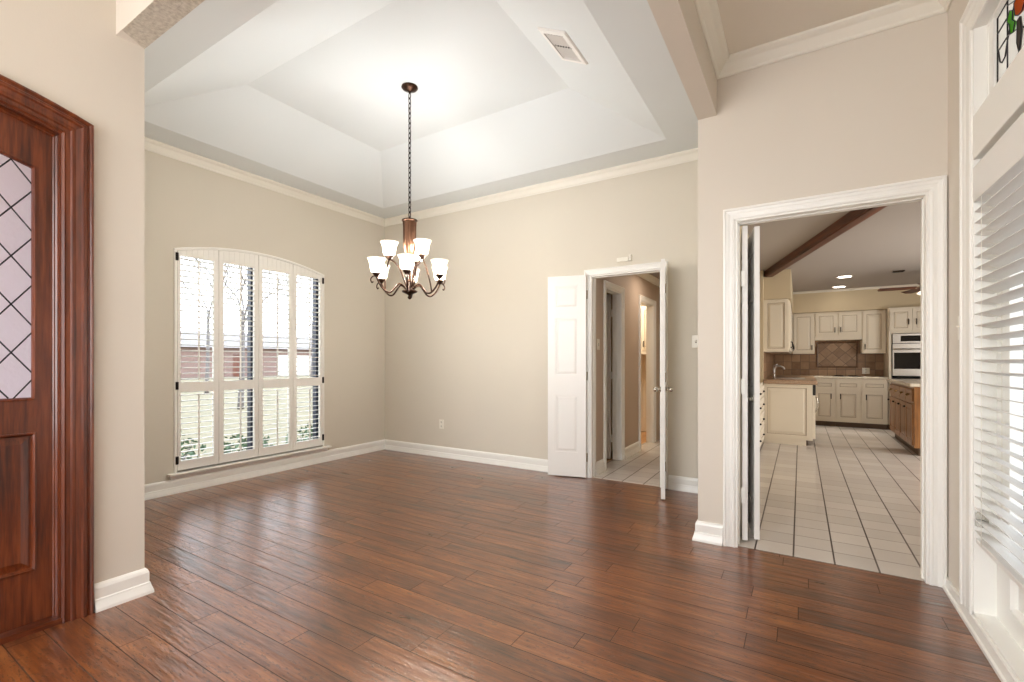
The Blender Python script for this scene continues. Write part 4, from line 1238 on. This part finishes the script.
# oak island / cabinet on the right
ok = thing('oak_cabinet', 'golden oak base cabinet with a row of drawers right of the kitchen doorway', 'cabinet', (1.22, 7.78, .003))
mb = MB(); mb.box(.02, .85, 0, 1.85, .10, .885); obj('body', mb, M['oak'], ok)
mb = MB(); mb.box(.07, .80, .05, 1.8, 0, .10); obj('toe_kick', mb, M['toe'], ok)
nd = 4
for i in range(nd):
    y0, y1 = .04 + 1.77 * i / nd, .02 + 1.77 * (i + 1) / nd
    d = MB(); cells(d, 'x', 0, .02, y0, y1, .13, .655, [(y0 + .055, y1 - .055, .19, .60)]); d.box(.008, .02, y0 + .055, y1 - .055, .19, .60)
    d.hexa([(.008, y0 + .062, .197), (.008, y1 - .062, .197), (.008, y1 - .062, .593), (.008, y0 + .062, .593)], [(.001, y0 + .085, .22), (.001, y1 - .085, .22), (.001, y1 - .085, .57), (.001, y0 + .085, .57)])
    dd = obj('door', d, M['oak'], ok)
    h = MB(); h.sphere((-.018, y1 - .03, .60), .014, 10, 6); obj('knob', h, M['iron'], dd)
    d = MB(); d.box(0, .02, y0, y1, .69, .85); dd = obj('drawer', d, M['oak'], ok, bevel=.006)
    h = MB(); h.tube([(.0, (y0 + y1) / 2 - .05, .785), (-.022, (y0 + y1) / 2 - .04, .765), (-.026, (y0 + y1) / 2, .755), (-.022, (y0 + y1) / 2 + .04, .765), (0, (y0 + y1) / 2 + .05, .785)], .007, 8); obj('handle', h, M['brass'], dd)
oc = thing('countertop', 'pale counter on the golden oak cabinet', 'countertop', (1.22, 7.78, .888))
mb = MB(); mb.box(-.03, .88, -.035, 1.88, 0, .042); obj('slab', mb, M['counter_light'], oc, bevel=.012)

# backsplash
mb = MB(); mb.box(-.462, .237, 11.088, 11.1, .93, 1.36); mb.box(.97, 1.325, 11.088, 11.1, .93, 1.36); mb.box(.237, .97, 11.088, 11.1, .93, 1.70)
struct('trim_9', mb, M['splash'], 'brown stone tile backsplash on the far kitchen wall', 'backsplash')
mb = MB(); mb.box(.30, .91, 11.078, 11.088, 1.12, 1.56)
o = struct('trim_10', mb, M['splash_d'], 'framed diamond-set tile panel behind the cooktop', 'backsplash')
mb = MB(); mb.sweep([(.30, 1.12), (.91, 1.12), (.91, 1.56), (.30, 1.56)], [(-.03, 0), (-.03, .012), (-.015, .018), (0, .012), (0, 0)], lambda p, q, d_: (p, 11.078 - d_, q), True, 1)
obj('frame', mb, M['splash_f'], o)
mb = MB(); mb.box(-.472, -.462, 7.98, 11.088, .945, 1.355)
struct('trim_11', mb, M['splash_y'], 'brown tile backsplash behind the sink', 'backsplash')
plate('wall_outlet', 'white outlet on the brown backsplash right of the cooktop', 'outlet', (1.06, 11.088, 1.03), (0, -1, 0), .115, .116, 'outlet')

# ceiling items
for (x, y, lb) in ((.60, 9.15, 'nearer of the two lit recessed ceiling lights in the kitchen'), (.60, 10.35, 'farther of the two lit recessed ceiling lights in the kitchen')):
    t = thing('recessed_light', lb, 'ceiling light', (x, y, 2.57), 0, 'recessed kitchen lights')
    mb = MB(); mb.lathe([(.095, 0), (.115, 0), (.115, -.004), (.108, -.008), (.092, -.006), (.092, 0)], n=28); obj('trim_ring', mb, M['plate'], t)
    mb = MB(); mb.lathe([(.001, -.004), (.094, -.004), (.094, -.001), (.001, -.001)], n=28); obj('lens', mb, M['bulb'], t)
    lamp('recessed_bulb', 'SPOT', (x, y, 2.55), 85, (1.0, .93, .82), (0, 0, 0), radius=.08)
t = thing('ceiling_vent', 'small dark grille on the kitchen ceiling near the fan', 'vent', (1.25, 9.0, 2.57))
mb = MB(); mb.box(-.07, .07, -.05, .05, -.015, 0); obj('frame', mb, M['bronze'], t, bevel=.003)
mb = MB(); [mb.box(-.06, .06, -.045 + .018 * k, -.037 + .018 * k, -.018, -.015) for k in range(5)]; obj('slats', mb, M['iron'], t)
# exposed beam, diagonal on the kitchen ceiling
P0, P1 = Vector((-.485, 8.25, 0)), Vector((1.106, 3.0, 0))
bd = (P1 - P0); ln = bd.length
mb = MB(); wd, dp = .118, .082
# profile with a stepped lower edge; clipped inside the kitchen
t1 = (YK + .13 - P0.y) / bd.y
mb.box(0, ln * t1, -wd / 2, wd / 2, -dp, 0); mb.box(0, ln * t1, -wd / 2 + .015, wd / 2 - .015, -dp - .012, -dp)
o = struct('trim_12', mb, M['beam'], 'dark stained wood beam running diagonally across the kitchen ceiling', 'beam', loc=(P0.x, P0.y, 2.57), rotz=math.atan2(bd.y, bd.x))

# ceiling fan partly hidden by the doorway
fn = thing('ceiling_fan', 'dark ceiling fan over the oak cabinet, mostly hidden by the door casing', 'ceiling fan', (1.62, 9.0, 2.57))
mb = MB(); mb.lathe([(.001, 0), (.07, 0), (.072, -.01), (.05, -.035), (.02, -.045), (.013, -.05), (.013, -.17), (.03, -.18), (.10, -.20), (.125, -.225), (.125, -.28), (.10, -.305), (.06, -.32), (.001, -.325)], n=28)
obj('motor', mb, M['bronze'], fn)
for k in range(5):
    a_ = R(181 + 72 * k)
    mb = MB(); mb.box(.09, .19, -.02, .02, -.268, -.262); mb.hexa([(.17, -.055, -.285), (.60, -.07, -.285), (.62, .0, -.281), (.60, .07, -.262), (.17, .055, -.262)], [(.17, -.055, -.278), (.60, -.07, -.278), (.62, .0, -.274), (.60, .07, -.255), (.17, .055, -.255)])
    obj('blade', mb.xform(Matrix.Rotation(a_, 4, 'Z')), M['beam'], fn)
for k in range(3):
    a_ = R(170 + 120 * k)
    mb = MB(); mb.lathe([(.02, 0), (.035, -.03), (.05, -.07), (.048, -.07), (.033, -.03), (.018, -.002)], n=16)
    mb.xform(Matrix.Rotation(a_, 4, 'Z') @ Matrix.Translation((.085, 0, -.315)) @ Matrix.Rotation(R(-25), 4, 'Y'))
    obj('glass_shade', mb, M['shade'], fn)

# ------------------------------------------------------------------ lit room beyond the hall
pc = thing('pantry_cabinet', 'white wall cabinet seen through the far hall doorway', 'cabinet', (-2.25, 7.72, 1.38))
mb = MB(); mb.box(-.30, .30, 0, .32, 0, .75); obj('body', mb, M['cab_white'], pc)
mb = MB(); mb.box(-.32, .32, -.03, .33, -.05, 0); obj('light_rail', mb, M['cab_white'], pc)
for (a, b) in ((-.29, -.005), (.005, .29)): cab_door(pc, a, b, .02, .73, 0, M['cab_white'], b - .04 if a < -.1 else a + .04, .12)
mb = MB(); panel_leaf(mb, .62, 2.03, .035, [(.08, .27, .2, .9), (.35, .54, .2, .9), (.08, .27, 1.0, 1.9), (.35, .54, 1.0, 1.9)])
o = struct('door_7', mb, M['cab_white'], 'cream door with a dark knob inside the lit room', 'door', loc=(-2.66, 8.02, .012))
k = knob_mb(-.0175, .024, 1); k.v = [(p[0] + .55, p[1], p[2] + .95) for p in k.v]; obj('door_knob', k, M['iron'], o)

# ------------------------------------------------------------------ outside the front window
mb = MB(); mb.box(-120, XL - .3, -80, 120, -.5, -.35); struct('ground', mb, M['lawn'], 'winter lawn outside the front window', 'lawn')
mb = MB(); mb.box(-36, -29, -80, 120, -.35, -.335); struct('ground.001', mb, M['walk'], 'pale street across the lawn outside the window', 'street')
hs = thing('brick_house', 'red brick house across the street seen through the shutters', 'house', (-48, 26, -.35))
mb = MB(); cells(mb, 'x', -.2, 0, -15, 15, 0, 2.9, [(-9, -7, .9, 2.3), (3.4, 7.8, 0, 2.2), (10, 12, .9, 2.3), (-1.2, -.2, 0, 2.2)]); mb.box(-8, -.2, -15, -14.8, 0, 2.9); mb.box(-8, -.2, 14.8, 15, 0, 2.9)
obj('wall', mb, M['brick'], hs)
mb = MB(); mb.hexa([(-8.6, -15.6, 2.85), (.6, -15.6, 2.85), (.6, 15.6, 2.85), (-8.6, 15.6, 2.85)], [(-4.5, -12, 4.6), (-4.0, -12, 4.6), (-4.0, 12, 4.6), (-4.5, 12, 4.6)]); obj('roof', mb, M['roof'], hs)
for (a, b) in ((-9, -7), (10, 12)):
    mb = MB(); mb.sweep([(a, .9), (b, .9), (b, 2.3), (a, 2.3)], [(0, -.1), (0, .02), (.08, .02), (.08, -.1)], lambda p, q, d: (d, p, q), True, 1); mb.box(-.06, -.02, (a + b) / 2 - .03, (a + b) / 2 + .03, .9, 2.3)
    wo_ = obj('window', mb, M['trim'], hs); mb = MB(); mb.box(-.08, -.07, a, b, .9, 2.3); obj('pane', mb, M['oven_glass'], wo_)
mb = MB(); mb.box(-.15, -.1, -1.2, -.2, 0, 2.2); obj('door', mb, M['mahogany'], hs)
mb = MB()
for k in range(4): mb.box(-.14, -.08, 3.4, 7.8, .01 + .55 * k, .55 + .55 * k)
obj('garage_door', mb, M['door_white'], hs)


def tree(loc, h, label, seed):
    rnd = random.Random(seed)
    t = thing('bare_tree', label, 'tree', loc, 0, 'bare trees outside the window')
    mb = MB(); mb.tube(bez([(0, 0, 0), (.05, .03, h * .2), (.0, .08, h * .42)], 4), [.10, .09, .085, .08, .075, .07, .068, .065, .06], 8)
    obj('trunk', mb, M['bark'], t)
    mb = MB()
    def grow(p, d, l, r, lev):
        q = p + d * l; m = (p + q) / 2 + Vector((rnd.uniform(-1, 1), rnd.uniform(-1, 1), rnd.uniform(-.5, .5))) * l * .07
        mb.tube([p, m, q], [r, r * .85, r * .7], 4, False)
        if lev == 0: return
        for k in range(3 if lev > 1 else 2):
            nd = (d + Vector((rnd.uniform(-1, 1), rnd.uniform(-1, 1), rnd.uniform(-.2, .8))) * .8).normalized()
            grow(q, nd, l * rnd.uniform(.62, .85), r * .68, lev - 1)
    for k in range(5):
        a_ = 2 * PI * k / 5 + rnd.uniform(-.4, .4)
        grow(Vector((0, .08, h * (.36 + .012 * k))), Vector((math.cos(a_) * .7, math.sin(a_) * .7, .9)).normalized(), h * .17, .032, 5)
    obj('branches', mb, M['bark'], t)


tree((-15.5, 8.25, -.35), 7.5, 'bare grey tree nearest the window, in line with the second shutter panel', 3)
tree((-24.0, 11.2, -.35), 9.5, 'bare grey tree far off behind the leftmost shutter panel', 8)
tree((-27.0, 18.9, -.35), 9.5, 'bare grey tree far off behind the rightmost shutter panel', 5)


def shrub(loc, r, label, seed):
    rnd = random.Random(seed)
    t = thing('shrub', label, 'shrub', loc, 0, 'shrubs under the front window')
    mb = MB()
    for k in range(9):
        a_ = rnd.uniform(0, 2 * PI); mb.tube([(0, 0, 0), (math.cos(a_) * r * .3, math.sin(a_) * r * .3, r * .5), (math.cos(a_) * r * .7, math.sin(a_) * r * .7, r * rnd.uniform(.9, 1.4))], [.012, .008, .004], 5)
    obj('stems', mb, M['bark'], t)
    mb = MB()
    for k in range(420):
        u = Vector((rnd.gauss(0, 1), rnd.gauss(0, 1), rnd.gauss(0, 1))).normalized() * r * rnd.uniform(.6, 1.0)
        c = Vector((u.x, u.y, r * .85 + u.z * .8)); a = Vector((rnd.gauss(0, 1), rnd.gauss(0, 1), rnd.gauss(0, 1))).normalized(); b = a.orthogonal().normalized()
        s_ = rnd.uniform(.025, .05)
        mb.add([c - a * s_, c + b * s_ * .45, c + a * s_, c - b * s_ * .45], [(0, 1, 2, 3)])
    obj('foliage', mb, M['leaf'], t)


shrub((-6.1, 2.35, -.35), .48, 'leafy green shrub outside the leftmost shutter panel', 1)
shrub((-6.0, 3.25, -.35), .40, 'leafy green shrub outside the middle of the window', 2)
shrub((-6.2, 4.3, -.35), .38, 'leafy green shrub outside the right end of the window', 4)

mb = MB(); mb.box(-4.3, XE - .12, -1.8, YF - .12, 2.75, 2.85); struct('ceiling.004', mb, M['ceiling'], 'unseen porch ceiling added to shade the front door glass', 'porch')  # out-of-view slab added to keep sky light off the door glass
mb = MB(); mb.box(-6.6, XE - .12, -1.9, -1.8, -.1, 2.85); mb.box(XL - .14, XE - .13, YF - .14, YF - .12, -.1, 2.85); struct('wall_porch', mb, M['brick'], 'brick porch walls outside the front door', 'porch')
mb = MB(); mb.box(-6.6, XE - .12, -1.8, YF - .12, -.12, -.02); struct('floor.004', mb, M['walk'], 'concrete porch floor outside the front door', 'porch')

mb = MB(); mb.box(XR + .12, 4.6, -3.0, YK - .02, 2.95, 3.05); struct('ceiling.005', mb, M['walk'], 'unseen patio roof added to cut the light at the right window', 'patio')  # out-of-view roof added to dim the blind and transom
mb = MB(); mb.box(XR + .12, 4.6, -3.0, YK - .02, -.12, -.02); struct('floor.005', mb, M['walk'], 'concrete patio floor outside the right window', 'patio')
mb = MB(); mb.box(XR + .12, 4.2, YK - .02, YK - .001, -.1, 3.05); struct('wall_patio', mb, M['stucco'], 'grey stucco of the kitchen wall facing the patio', 'patio')
